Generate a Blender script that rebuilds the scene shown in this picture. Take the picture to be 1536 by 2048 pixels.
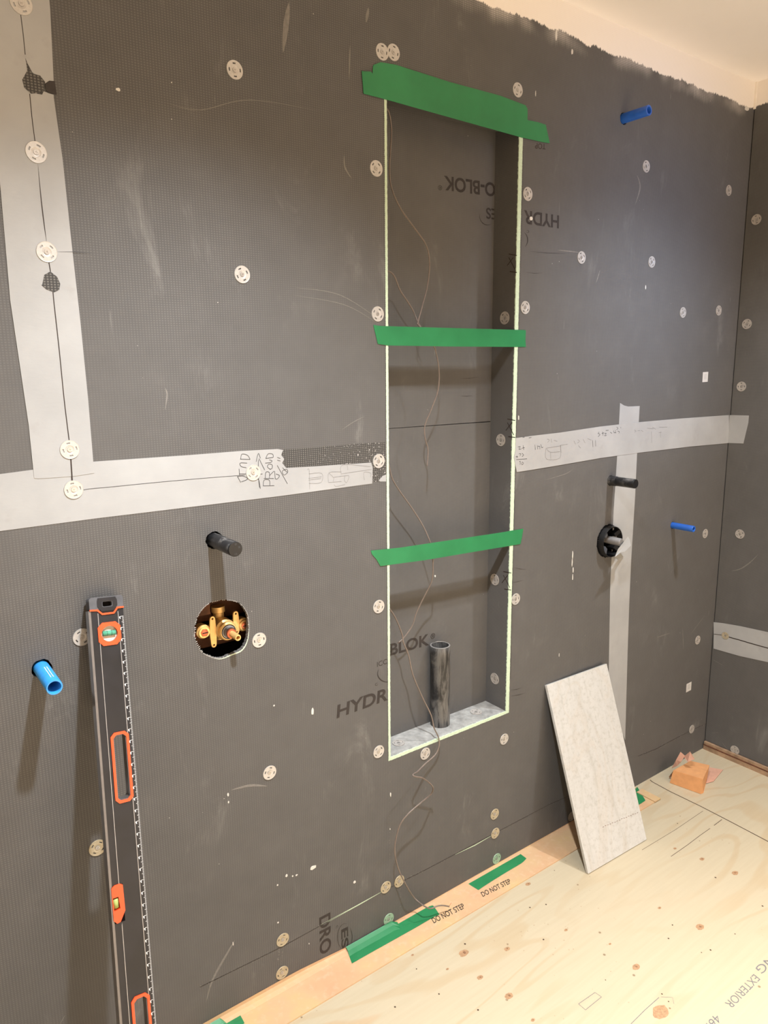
import bpy, bmesh, math, random
from mathutils import Vector, Matrix, noise
random.seed(7)
for o in list(bpy.data.objects): bpy.data.objects.remove(o, do_unlink=True)
S = bpy.context.scene
COL = S.collection

# ------------------------------------------------------------------ camera
CX, CY, F = 768.0, 1024.0, 1452.0
CAM = Vector((0.0, -1.4, 1.5))
AX = Vector((0.80649583, -0.125729, 0.5777168))      # world X seen from the camera (right, down, forward)
AY = Vector((-0.59108209, -0.14889205, 0.79275035))
AZ = Vector((-0.01365427, -0.9808279, -0.19439698))
def c2w(v): return Vector((AX.dot(v), AY.dot(v), AZ.dot(v)))
cd = bpy.data.cameras.new('camera'); cam = bpy.data.objects.new('camera', cd); COL.objects.link(cam)
r_, u_, b_ = c2w(Vector((1, 0, 0))), c2w(Vector((0, -1, 0))), c2w(Vector((0, 0, -1)))
cam.matrix_world = Matrix(((r_.x, u_.x, b_.x, CAM.x), (r_.y, u_.y, b_.y, CAM.y), (r_.z, u_.z, b_.z, CAM.z), (0, 0, 0, 1)))
cd.sensor_fit = 'VERTICAL'; cd.sensor_height = 36.0; cd.sensor_width = 27.0
cd.lens = F / 2048.0 * 36.0; cd.clip_start = 0.02
S.camera = cam

# ------------------------------------------------------------------ world, lights, exposure
S.view_settings.view_transform = 'Standard'; S.view_settings.look = 'None'
S.view_settings.gamma = 1.0; S.view_settings.use_curve_mapping = False
S.view_settings.exposure = 0.08
w = bpy.data.worlds.new('world'); S.world = w; w.use_nodes = True
w.node_tree.nodes['Background'].inputs[0].default_value = (0.55, 0.68, 1.0, 1)
w.node_tree.nodes['Background'].inputs[1].default_value = 0.6
CEIL = 2.418; XR = 2.58; XL = -1.3; YB = -3.3
LAMPS = [(0.56, -0.76, 70.0, 61), (1.93, -0.69, 31.0, 62), (0.56, -2.6, 205.0, 53), (1.93, -2.6, 205.0, 53)]
for (x, y, e, half) in LAMPS:
    ld = bpy.data.lights.new('downlight_beam', 'SPOT'); lo = bpy.data.objects.new('downlight_beam', ld); COL.objects.link(lo)
    lo.location = (x, y, CEIL - 0.012); ld.energy = e * 4; ld.color = (0.90, 0.955, 1.0) if y > -1 else (1.0, 0.895, 0.79)
    ld.spot_size = math.radians(half * 2); ld.spot_blend = 1.0; ld.shadow_soft_size = 0.03
# daylight coming through the window opening in the rear wall
wd = bpy.data.lights.new('window_daylight', 'AREA'); wo = bpy.data.objects.new('window_daylight', wd); COL.objects.link(wo)
wd.shape = 'RECTANGLE'; wd.size = 0.7; wd.size_y = 0.8; wd.energy = 1.3; wd.color = (0.26, 0.50, 1.0); wd.spread = math.radians(18)
wo.location = (2.02, YB + 0.02, 1.78); wo.rotation_euler = (math.radians(90), 0, 0)

# ------------------------------------------------------------------ pixel rays onto the real planes
def ray(px, py): return c2w(Vector((px - CX, py - CY, F)))
def W(px, py, y=0.0):
    d = ray(px, py); return CAM + d * ((y - CAM.y) / d.y)
def G(px, py, z=0.0):
    d = ray(px, py); return CAM + d * ((z - CAM.z) / d.z)
def RW(px, py, x=XR):
    d = ray(px, py); return CAM + d * ((x - CAM.x) / d.x)
def PL(px, py, o, n):
    d = ray(px, py); return CAM + d * ((o - CAM).dot(n) / d.dot(n))

# ------------------------------------------------------------------ materials
def lin(c):
    return tuple((x / 255 / 12.92 if x / 255 <= 0.04045 else ((x / 255 + 0.055) / 1.055) ** 2.4) for x in c) + (1,)
class NT:
    def __init__(s, name):
        s.m = bpy.data.materials.new(name); s.m.use_nodes = True; s.t = s.m.node_tree
        s.b = s.t.nodes['Principled BSDF']; s.co = s.n('ShaderNodeTexCoord').outputs['Object']
    def n(s, t, **k):
        x = s.t.nodes.new(t)
        for a, v in k.items(): setattr(x, a, v)
        return x
    def l(s, a, b): s.t.links.new(a, b)
    def inp(s, node, i, v):
        if hasattr(v, 'links') or hasattr(v, 'is_linked'): s.l(v, node.inputs[i])
        else: node.inputs[i].default_value = v
    def math(s, op, a, b=0.0, c=None, clamp=False):
        x = s.n('ShaderNodeMath', operation=op); x.use_clamp = clamp
        s.inp(x, 0, a); s.inp(x, 1, b)
        if c is not None: s.inp(x, 2, c)
        return x.outputs[0]
    def map(s, scale=(1, 1, 1), loc=(0, 0, 0), rot=(0, 0, 0)):
        x = s.n('ShaderNodeMapping'); s.l(s.co, x.inputs[0])
        x.inputs['Scale'].default_value = scale; x.inputs['Location'].default_value = loc; x.inputs['Rotation'].default_value = rot
        return x.outputs[0]
    def noise(s, scale, detail=3, rough=0.55, vec=None, dist=0.0):
        x = s.n('ShaderNodeTexNoise'); x.inputs['Scale'].default_value = scale; x.inputs['Detail'].default_value = detail
        x.inputs['Roughness'].default_value = rough; x.inputs['Distortion'].default_value = dist
        s.l(vec if vec is not None else s.co, x.inputs['Vector']); return x.outputs['Fac']
    def ramp(s, fac, stops):
        x = s.n('ShaderNodeValToRGB'); e = x.color_ramp.elements
        e[0].position, e[0].color = stops[0]; e[1].position, e[1].color = stops[-1]
        for p, c in stops[1:-1]:
            q = e.new(p); q.color = c
        s.l(fac, x.inputs[0]); return x.outputs[0]
    def mix(s, f, a, b, mode='MIX'):
        x = s.n('ShaderNodeMix', data_type='RGBA', blend_type=mode); s.inp(x, 0, f)
        s.inp(x, 6, a); s.inp(x, 7, b); return x.outputs[2]
    def sm(s, v, lo, hi):
        x = s.n('ShaderNodeMapRange', interpolation_type='SMOOTHSTEP'); s.inp(x, 0, v); s.inp(x, 1, lo); s.inp(x, 2, hi); return x.outputs[0]
    def bump(s, h, strength=0.3, dist=0.001):
        x = s.n('ShaderNodeBump'); x.inputs['Strength'].default_value = strength; x.inputs['Distance'].default_value = dist
        s.l(h, x.inputs['Height']); s.l(x.outputs[0], s.b.inputs['Normal'])
    def sep(s):
        x = s.n('ShaderNodeSeparateXYZ'); s.l(s.co, x.inputs[0]); return x.outputs
def simple(name, rgb, rough=0.6, metal=0.0, var=0.08, scale=60, bump=0.0, spec=0.5, srgb=True):
    t = NT(name); c = lin(rgb) if srgb else tuple(rgb) + (1,)
    f = t.noise(scale, 4)
    a = tuple(x * (1 - var) for x in c[:3]) + (1,); b = tuple(min(1, x * (1 + var)) for x in c[:3]) + (1,)
    t.l(t.ramp(f, [(0.3, a), (0.7, b)]), t.b.inputs['Base Color'])
    t.b.inputs['Roughness'].default_value = rough; t.b.inputs['Metallic'].default_value = metal
    t.b.inputs['Specular IOR Level'].default_value = spec
    if bump: t.bump(f, bump, 0.001)
    return t.m

def board_material(name, uaxis, painted):
    """cement-coated foam board: dark grey, pressed mesh grid, chalky scuffs; dried white paint along the top"""
    t = NT(name); X, Y, Z = t.sep(); U = X if uaxis == 'x' else Y
    big = t.noise(2.2, 3, 0.6); mid = t.noise(14, 5, 0.65)
    gu = t.math('SINE', t.math('MULTIPLY', U, 2 * math.pi / 0.0055)); gv = t.math('SINE', t.math('MULTIPLY', Z, 2 * math.pi / 0.0043))
    grid = t.math('MULTIPLY', t.math('MAXIMUM', gu, gv), 1.0)
    # the pressed grid is clear in the left boards and almost smooth in the right one
    vis = t.math('MULTIPLY', t.sm(t.noise(1.1, 1), 0.3, 0.6), t.sm(U, 2.3, 0.7) if uaxis == 'x' else 0.25)
    amt = t.math('MULTIPLY_ADD', vis, 0.20, 0.05)
    g = t.math('MULTIPLY_ADD', t.math('MULTIPLY', grid, amt), -1.0, 1.0)
    base = t.ramp(t.math('MULTIPLY_ADD', mid, 0.5, t.math('MULTIPLY', big, 0.5)),
                  [(0.3, (0.088, 0.084, 0.082, 1)), (0.55, (0.103, 0.0985, 0.096, 1)), (0.75, (0.122, 0.116, 0.113, 1))])
    v = t.n('ShaderNodeVectorMath', operation='SCALE'); t.l(base, v.inputs[0]); t.l(g, v.inputs['Scale']); col = v.outputs[0]
    # chalky scuffs and rubbed patches
    sc = t.noise(1.0, 6, 0.7, t.map((9, 9, 3.2)), 0.6); s2 = t.noise(5.0, 2)
    scm = t.math('MULTIPLY', t.sm(sc, 0.56, 0.78), t.sm(s2, 0.42, 0.62))
    col = t.mix(t.math('MULTIPLY', scm, 0.42), col, (0.27, 0.26, 0.25, 1))
    stk = t.noise(1.0, 3, 0.6, t.map((70, 70, 7), rot=(0.15, 0.35, 0.1))); stm = t.math('MULTIPLY', t.sm(stk, 0.70, 0.78), t.sm(t.noise(3.3, 2), 0.52, 0.66))
    col = t.mix(t.math('MULTIPLY', stm, 0.25), col, (0.40, 0.38, 0.37, 1))
    vo = t.n('ShaderNodeTexVoronoi'); vo.inputs['Scale'].default_value = 26; t.l(t.co, vo.inputs['Vector'])
    sp = t.math('MULTIPLY', t.math('LESS_THAN', vo.outputs['Distance'], 0.024), t.sm(t.noise(9.0, 2), 0.52, 0.56))
    col = t.mix(t.math('MULTIPLY', sp, 0.75), col, (0.6, 0.57, 0.54, 1))
    if painted:
        wob = t.math('MULTIPLY', t.math('SUBTRACT', t.noise(9.0, 5, 0.7, t.map((1, 1, 0.15))), 0.5), 0.055)
        tooth = t.math('MULTIPLY', t.math('SUBTRACT', t.noise(150.0, 3, 0.8, t.map((1, 1, 0.05))), 0.5), 0.022)
        zz = t.math('ADD', t.math('ADD', Z, wob), tooth)
        line = t.math('MULTIPLY_ADD', U, -0.006, 2.352) if uaxis == 'x' else 2.335
        d = t.math('SUBTRACT', zz, line)
        solid = t.sm(d, -0.002, 0.002)
        dry = t.math('MULTIPLY', t.sm(d, -0.04, -0.002), t.sm(t.noise(6.0, 2), 0.42, 0.62))
        dry = t.math('MULTIPLY', dry, t.math('MULTIPLY_ADD', t.math('LESS_THAN', grid, 0.75), 0.35, 0.1))
        pm = t.math('MAXIMUM', solid, dry)
        paint = t.mix(t.math('MULTIPLY', t.math('GREATER_THAN', gv, 0.85), 0.10), (0.86, 0.80, 0.74, 1), (0.60, 0.55, 0.50, 1))
        col = t.mix(pm, col, paint)
    t.l(col, t.b.inputs['Base Color'])
    t.b.inputs['Roughness'].default_value = 0.62; t.b.inputs['Specular IOR Level'].default_value = 0.35
    t.bump(t.math('ADD', t.math('MULTIPLY', grid, -0.35), t.math('MULTIPLY', mid, 0.8)), 0.28, 0.0006)
    return t.m
M = {}
M['board'] = board_material('grey_cement_board', 'x', True)
M['board_side'] = board_material('grey_cement_board_right', 'y', True)
M['board_plain'] = board_material('grey_cement_board_niche', 'x', False)

def plywood():
    t = NT('pine_plywood'); X, Y, Z = t.sep()
    n1 = t.noise(1.0, 3, 0.5, t.map((0.55, 2.3, 1)), 0.4)
    ringv = t.math('SINE', t.math('MULTIPLY', n1, 95.0)); lines = t.sm(ringv, 0.55, 1.0)
    n2 = t.noise(1.0, 4, 0.6, t.map((5, 90, 1)))
    col = t.mix(n2, (0.405, 0.335, 0.225, 1), (0.46, 0.39, 0.278, 1))
    col = t.mix(t.math('MULTIPLY', lines, t.math('MULTIPLY', t.sm(t.noise(1.3, 2), 0.35, 0.62), 0.28)), col, (0.38, 0.25, 0.12, 1))
    strong = t.math('MULTIPLY', t.sm(t.math('SINE', t.math('MULTIPLY', n1, 24.0)), 0.955, 1.0), t.sm(t.noise(1.9, 2), 0.5, 0.6))
    col = t.mix(t.math('MULTIPLY', strong, 0.38), col, (0.42, 0.24, 0.11, 1))
    vo = t.n('ShaderNodeTexVoronoi'); vo.inputs['Scale'].default_value = 16; t.l(t.co, vo.inputs['Vector'])
    dots = t.math('MULTIPLY', t.math('LESS_THAN', vo.outputs['Distance'], 0.055), t.sm(t.noise(4, 2), 0.46, 0.5))
    col = t.mix(t.math('MULTIPLY', dots, 0.75), col, (0.16, 0.10, 0.05, 1))
    v2 = t.n('ShaderNodeTexVoronoi'); v2.inputs['Scale'].default_value = 45; t.l(t.co, v2.inputs['Vector'])
    d2 = t.math('MULTIPLY', t.math('LESS_THAN', v2.outputs['Distance'], 0.07), t.sm(t.noise(2.1, 2), 0.5, 0.6))
    col = t.mix(t.math('MULTIPLY', d2, 0.6), col, (0.25, 0.16, 0.08, 1))
    t.l(col, t.b.inputs['Base Color']); t.b.inputs['Roughness'].default_value = 0.55; t.b.inputs['Specular IOR Level'].default_value = 0.35
    t.bump(n2, 0.12, 0.0006); return t.m
M['ply'] = plywood()

def membrane():
    t = NT('orange_membrane'); f = t.noise(6, 4, 0.6); g = t.noise(60, 3)
    c = t.ramp(f, [(0.3, (0.50, 0.285, 0.16, 1)), (0.5, (0.50, 0.325, 0.18, 1)), (0.7, (0.51, 0.36, 0.16, 1))])
    c = t.mix(t.math('MULTIPLY', t.sm(g, 0.5, 0.8), 0.35), c, (0.60, 0.43, 0.31, 1))
    t.l(c, t.b.inputs['Base Color']); t.b.inputs['Roughness'].default_value = 0.7; t.bump(g, 0.2, 0.0006); return t.m
M['membrane'] = membrane()
M['orange_fold'] = simple('bright_orange_membrane', (206, 148, 98), 0.7, var=0.08, scale=40)
M['pink_fold'] = simple('pinkish_membrane_underside', (192, 146, 124), 0.7, var=0.08, scale=40)
def whitetape():
    t = NT('white_seam_tape'); f = t.noise(5, 4, 0.6); g = t.noise(1.0, 4, 0.7, t.map((60, 60, 250)))
    c = t.ramp(f, [(0.35, (0.295, 0.297, 0.30, 1)), (0.65, (0.355, 0.358, 0.362, 1))])
    c = t.mix(t.math('MULTIPLY', g, 0.25), c, (0.34, 0.33, 0.32, 1))
    sm = t.math('MULTIPLY', t.sm(t.noise(18, 4, 0.6), 0.58, 0.75), 0.3)
    c = t.mix(sm, c, (0.26, 0.25, 0.24, 1))
    t.l(c, t.b.inputs['Base Color']); t.b.inputs['Roughness'].default_value = 0.75; t.bump(g, 0.3, 0.0005); return t.m
M['tape'] = whitetape()
def greentape():
    t = NT('green_painters_tape'); f = t.noise(7, 3, 0.6); g = t.noise(1, 3, 0.6, t.map((8, 8, 90)))
    c = t.ramp(f, [(0.3, (0.014, 0.150, 0.052, 1)), (0.7, (0.022, 0.205, 0.074, 1))])
    t.l(c, t.b.inputs['Base Color']); t.b.inputs['Roughness'].default_value = 0.42; t.bump(g, 0.25, 0.001); return t.m
M['green'] = greentape()
def stone():
    t = NT('travertine_look_tile'); f = t.noise(1, 6, 0.65, t.map((26, 5, 5), rot=(0, 0.12, 0)), 1.0); g = t.noise(70, 5, 0.7)
    c = t.ramp(f, [(0.3, (0.40, 0.385, 0.355, 1)), (0.45, (0.46, 0.45, 0.43, 1)), (0.6, (0.485, 0.475, 0.455, 1)), (0.75, (0.42, 0.41, 0.385, 1))])
    c = t.mix(t.math('MULTIPLY', t.sm(g, 0.46, 0.72), 0.45), c, (0.29, 0.265, 0.23, 1))
    w = t.noise(1, 3, 0.5, t.map((3.5, 1.2, 1.2)), 2.5); vv = t.sm(t.math('ABSOLUTE', t.math('SUBTRACT', w, 0.5)), 0.03, 0.0)
    c = t.mix(t.math('MULTIPLY', vv, 0.14), c, (0.42, 0.32, 0.22, 1))
    t.l(c, t.b.inputs['Base Color']); t.b.inputs['Roughness'].default_value = 0.5; t.bump(g, 0.15, 0.0006); return t.m
M['stone'] = stone()
M['ceil'] = simple('ceiling_white_paint', (250, 245, 243), 0.85, var=0.02, scale=3)
M['drywall'] = simple('warm_white_drywall', (238, 230, 220), 0.9, var=0.03, scale=3)
M['foam'] = simple('pale_green_foam', (186, 204, 180), 0.8, var=0.10, scale=180, bump=0.4)
M['ink'] = simple('black_print', (44, 38, 36), 0.7, var=0.2, scale=120)
M['inkd'] = simple('dark_stamp_ink', (40, 26, 20), 0.7, var=0.3, scale=200)
M['stamp'] = simple('faded_blue_grey_stamp', (104, 102, 104), 0.8, var=0.3, scale=300)
M['pencil'] = simple('graphite_pencil', (58, 56, 58), 0.6, var=0.2, scale=200)
M['pencil2'] = simple('faint_graphite_pencil', (122, 120, 120), 0.6, var=0.1, scale=200)
M['washer'] = simple('zinc_plated_washer', (186, 182, 178), 0.42, 0.35, var=0.08, scale=400)
M['screw'] = simple('steel_screw_head', (186, 182, 178), 0.35, 0.7, var=0.1, scale=300)
M['blue'] = simple('blue_plastic_pipe', (34, 88, 176), 0.32, var=0.1, scale=60)
M['lblue'] = simple('light_blue_plastic_pipe', (52, 142, 214), 0.32, var=0.12, scale=60)
def abs_mat(nm, amt, lo=.45, hi=.72):
    t = NT(nm); f = t.noise(1, 5, 0.7, t.map((90, 25, 14)), 0.5)
    c = t.mix(t.math('MULTIPLY', t.sm(f, lo, hi), amt), (0.012, 0.012, 0.014, 1), (0.22, 0.21, 0.20, 1))
    t.l(c, t.b.inputs['Base Color']); t.b.inputs['Roughness'].default_value = 0.38; return t.m
M['abs'] = abs_mat('scuffed_black_plastic_pipe', 0.75)
M['abs_dusty'] = abs_mat('dusty_black_plastic_pipe', 0.5, .36, .60)
M['black'] = simple('black_plastic', (15, 15, 17), 0.45, var=0.2, scale=80)
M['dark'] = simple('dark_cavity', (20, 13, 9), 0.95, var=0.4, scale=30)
M['stud'] = simple('rough_sawn_wood', (92, 55, 30), 0.85, var=0.45, scale=25, bump=0.4)
M['brass'] = simple('cast_brass', (228, 188, 122), 0.40, 0.5, var=0.14, scale=70, bump=0.2)
M['copper'] = simple('reddish_brass_fitting', (190, 104, 72), 0.35, 0.7, var=0.15, scale=90)
M['lvl'] = simple('black_anodised_aluminium', (21, 21, 26), 0.42, 0.1, var=0.4, scale=22)
M['lvledge'] = simple('milled_grey_aluminium', (116, 112, 110), 0.45, 0.6, var=0.08, scale=80)
M['ridge'] = simple('bare_aluminium_ridge', (150, 148, 148), 0.4, 0.5, var=0.1, scale=80)
M['capm'] = simple('charcoal_rubber_end_cap', (74, 74, 78), 0.6, var=0.15, scale=80)
M['orange'] = simple('orange_plastic', (232, 76, 32), 0.4, var=0.07, scale=60)
M['white'] = simple('white_print', (205, 205, 205), 0.6, var=0.05)
M['wire'] = simple('brown_thin_cable', (112, 99, 91), 0.42, var=0.12, scale=120)
M['comp'] = simple('white_joint_compound', (205, 201, 195), 0.85, var=0.05, scale=200)
M['scuff'] = simple('grey_chalk_scuff', (116, 112, 108), 0.9, var=0.15, scale=150)
M['paper'] = simple('white_paper_sticker', (196, 193, 190), 0.8, var=0.03, scale=200)
M['trimw'] = simple('layered_plywood_edge', (152, 124, 98), 0.7, var=0.3, scale=40)
M['trimd'] = simple('dark_glue_layer', (92, 54, 34), 0.8, var=0.3, scale=60)
M['knot'] = simple('pine_knot', (158, 124, 92), 0.6, var=0.25, scale=160)
M['knotd'] = simple('dark_knot_core_and_fold_shade', (122, 88, 62), 0.6, var=0.3, scale=200)
M['seam'] = simple('dark_floor_joint', (60, 40, 24), 0.9, var=0.3)
M['dust'] = simple('grey_dusty_sill', (142, 140, 136), 0.9, var=0.3, scale=45, bump=0.3)
M['meshdark'] = None
def meshdark():
    t = NT('exposed_dark_mesh'); X, Y, Z = t.sep()
    a = t.math('GREATER_THAN', t.math('SINE', t.math('MULTIPLY', X, 2 * math.pi / 0.0055)), 0.35)
    b = t.math('GREATER_THAN', t.math('SINE', t.math('MULTIPLY', Z, 2 * math.pi / 0.0043)), 0.35)
    g = t.math('MAXIMUM', a, b)
    c = t.mix(g, (0.115, 0.108, 0.10, 1), (0.030, 0.028, 0.027, 1))
    sp = t.math('MULTIPLY', t.sm(t.noise(220, 2), 0.62, 0.68), t.sm(X, 0.75, 1.0)); c = t.mix(sp, c, (0.45, 0.43, 0.42, 1))
    t.l(c, t.b.inputs['Base Color']); t.b.inputs['Roughness'].default_value = 0.7; return t.m
M['meshdark'] = meshdark()
def glass(nm, c, a=0.5):
    m = bpy.data.materials.new(nm); m.use_nodes = True; b = m.node_tree.nodes['Principled BSDF']
    b.inputs['Base Color'].default_value = c; b.inputs['Roughness'].default_value = 0.12; b.inputs['Transmission Weight'].default_value = a; b.inputs['IOR'].default_value = 1.2
    return m
M['vialglass'] = glass('clear_vial_plastic', (0.75, 0.72, 0.62, 1), 0.25)
M['fluid'] = glass('green_vial_fluid', (0.10, 0.36, 0.24, 1), 0.2)
M['fluidy'] = glass('yellow_green_vial_fluid', (0.42, 0.50, 0.16, 1), 0.2)

# ------------------------------------------------------------------ builders
def link(name, me, mat, parent=None):
    o = bpy.data.objects.new(name, me); COL.objects.link(o)
    if mat is not None:
        me.materials.clear(); me.materials.append(mat)
    if parent is not None:
        o.parent = parent; o.matrix_parent_inverse = parent.matrix_world.inverted()
    return o
def tag(o, label=None, cat=None, group=None, kind=None):
    if label: o['label'] = label
    if cat: o['category'] = cat
    if group: o['group'] = group
    if kind: o['kind'] = kind
    return o
def empty(name, loc, label, cat, group=None):
    o = bpy.data.objects.new(name, None); COL.objects.link(o); o.location = loc; o.empty_display_size = 0.02
    o.matrix_world = Matrix.Translation(Vector(loc)); return tag(o, label, cat, group)
def mesh(verts, faces, smooth=False):
    me = bpy.data.meshes.new('m'); me.from_pydata([tuple(v) for v in verts], [], faces); me.update()
    bm = bmesh.new(); bm.from_mesh(me); bmesh.ops.recalc_face_normals(bm, faces=bm.faces); bm.to_mesh(me); bm.free()
    if smooth:
        for p in me.polygons: p.use_smooth = True
    return me
def join(*mes):
    bm = bmesh.new()
    for m_ in mes: bm.from_mesh(m_)
    me = bpy.data.meshes.new('m'); bm.to_mesh(me); bm.free(); return me
def hexa(p, q):
    """solid between two quads p and q"""
    return mesh(list(p) + list(q), [(0, 1, 2, 3), (7, 6, 5, 4), (0, 4, 5, 1), (1, 5, 6, 2), (2, 6, 7, 3), (3, 7, 4, 0)])
def box(a, b):
    (x0, y0, z0), (x1, y1, z1) = a, b
    return hexa([(x0, y0, z0), (x1, y0, z0), (x1, y1, z0), (x0, y1, z0)], [(x0, y0, z1), (x1, y0, z1), (x1, y1, z1), (x0, y1, z1)])
def frame(o, u, v, n): return Matrix(((u.x, v.x, n.x, o.x), (u.y, v.y, n.y, o.y), (u.z, v.z, n.z, o.z), (0, 0, 0, 1)))
FW = frame(Vector((0, 0, 0)), Vector((1, 0, 0)), Vector((0, 0, 1)), Vector((0, -1, 0)))    # back wall: u=x v=z n towards room
FR = frame(Vector((XR, 0, 0)), Vector((0, -1, 0)), Vector((0, 0, 1)), Vector((-1, 0, 0)))  # right wall
FF = frame(Vector((0, 0, 0)), Vector((1, 0, 0)), Vector((0, 1, 0)), Vector((0, 0, 1)))     # floor
def slab(outline, holes=(), t=0.001, M_=FW, off=0.0):
    """filled flat shape with holes, from height off to off+t along the frame's normal"""
    cu = bpy.data.curves.new('c', 'CURVE'); cu.dimensions = '2D'; cu.fill_mode = 'BOTH'; cu.extrude = t / 2
    for pts in [outline] + list(holes):
        sp = cu.splines.new('POLY'); sp.points.add(len(pts) - 1); sp.use_cyclic_u = True
        for i, p in enumerate(pts): sp.points[i].co = (p[0], p[1], 0, 1)
    o = bpy.data.objects.new('c', cu); COL.objects.link(o)
    dg = bpy.context.evaluated_depsgraph_get(); me = bpy.data.meshes.new_from_object(o.evaluated_get(dg))
    bpy.data.objects.remove(o); me.materials.clear()
    me.transform(Matrix.Translation((0, 0, off + t / 2))); me.transform(M_); return me
def text_mesh(s, P0, P1, P2, n, bold=0.0, t=0.0003, off=0.0, shear=0.0):
    cu = bpy.data.curves.new('t', 'FONT'); cu.body = s; cu.size = 1; cu.offset = bold; cu.extrude = 0.01; cu.shear = shear
    o = bpy.data.objects.new('t', cu); COL.objects.link(o)
    dg = bpy.context.evaluated_depsgraph_get(); me = bpy.data.meshes.new_from_object(o.evaluated_get(dg)); bpy.data.objects.remove(o)
    me.materials.clear(); xs = [v.co.x for v in me.vertices]; ys = [v.co.y for v in me.vertices]
    x0, x1, y0, y1 = min(xs), max(xs), min(ys), max(ys)
    for v in me.vertices:
        a = (v.co.x - x0) / (x1 - x0); b = (v.co.y - y0) / (y1 - y0)
        v.co = P0 + (P1 - P0) * a + (P2 - P0) * b + n * (off + (t if v.co.z > 0 else 0))
    return me
def ribbon(pts, wid, n, off=0.0003, taper=False):
    """flat stroke lying on a surface with normal n"""
    vs, fs = [], []; k = len(pts)
    for i, p in enumerate(pts):
        d = (pts[min(i + 1, k - 1)] - pts[max(i - 1, 0)]).normalized(); s = n.cross(d).normalized()
        w_ = wid * (math.sin(math.pi * (i + 0.15) / (k - 0.7)) if taper else 1) / 2
        vs += [p + s * w_ + n * off, p - s * w_ + n * off]
    for i in range(k - 1): fs.append((2 * i, 2 * i + 1, 2 * i + 3, 2 * i + 2))
    return mesh(vs, fs)
def smooth_path(pts, sub=6):
    out = []
    for i in range(len(pts) - 1):
        p0, p1, p2, p3 = pts[max(i - 1, 0)], pts[i], pts[i + 1], pts[min(i + 2, len(pts) - 1)]
        for k in range(sub):
            t = k / sub
            out.append(0.5 * ((2 * p1) + (p2 - p0) * t + (2 * p0 - 5 * p1 + 4 * p2 - p3) * t * t + (3 * p1 - p0 - 3 * p2 + p3) * t ** 3))
    out.append(pts[-1]); return out
def tube(pts, r, seg=8):
    vs, fs = [], []; k = len(pts); ref = Vector((0.3, -1, 0.2)).normalized()
    for i, p in enumerate(pts):
        d = (pts[min(i + 1, k - 1)] - pts[max(i - 1, 0)]).normalized(); a = d.cross(ref).normalized(); b = d.cross(a)
        rr = r[i] if isinstance(r, list) else r
        for j in range(seg):
            t = 2 * math.pi * j / seg; vs.append(p + a * math.cos(t) * rr + b * math.sin(t) * rr)
    for i in range(k - 1):
        for j in range(seg): fs.append((i * seg + j, i * seg + (j + 1) % seg, (i + 1) * seg + (j + 1) % seg, (i + 1) * seg + j))
    fs.append(tuple(range(seg))); fs.append(tuple(range((k - 1) * seg, k * seg))[::-1]); return mesh(vs, fs, True)
def lathe(prof, o, ax, seg=40, closed=False):
    """profile of (radius, height) turned round axis ax from point o"""
    ax = ax.normalized(); a = ax.cross(Vector((0.13, 0.2, 0.97))).normalized(); b = ax.cross(a); vs, fs = [], []; k = len(prof)
    for (r, h) in prof:
        for j in range(seg):
            t = 2 * math.pi * j / seg; vs.append(o + ax * h + (a * math.cos(t) + b * math.sin(t)) * r)
    for i in range(k - 1 + (1 if closed else 0)):
        i2 = (i + 1) % k
        for j in range(seg): fs.append((i * seg + j, i * seg + (j + 1) % seg, i2 * seg + (j + 1) % seg, i2 * seg + j))
    if not closed:
        fs.append(tuple(range(seg))); fs.append(tuple(range((k - 1) * seg, k * seg)))
    me = mesh(vs, fs)
    for p in me.polygons: p.use_smooth = len(p.vertices) == 4
    if hasattr(me, 'set_sharp_from_angle'): me.set_sharp_from_angle(angle=math.radians(35))
    return me
def circ(cx, cy, r, n=40, jag=0.0, ry=None):
    ry = ry or r
    return [(cx + (r + random.uniform(-jag, jag)) * math.cos(2 * math.pi * i / n), cy + (ry + random.uniform(-jag, jag)) * math.sin(2 * math.pi * i / n)) for i in range(n)]
def densify(pts, step, jag=0.0, closed=True):
    out = []; m_ = len(pts)
    for i in range(m_ if closed else m_ - 1):
        a, b = Vector(pts[i]), Vector(pts[(i + 1) % m_]); k = max(1, int((b - a).length / step))
        for j in range(k):
            p = a.lerp(b, j / k)
            out.append((p.x + random.uniform(-jag, jag), p.y + random.uniform(-jag, jag)))
    return out
def w2(px, py, y=0.0): p = W(px, py, y); return (p.x, p.z)
def r2(px, py, x=XR): p = RW(px, py, x); return (-p.y, p.z)
def g2(px, py, z=0.0): p = G(px, py, z); return (p.x, p.y)
N_W, N_F, N_R = Vector((0, -1, 0)), Vector((0, 0, 1)), Vector((-1, 0, 0))

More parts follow.
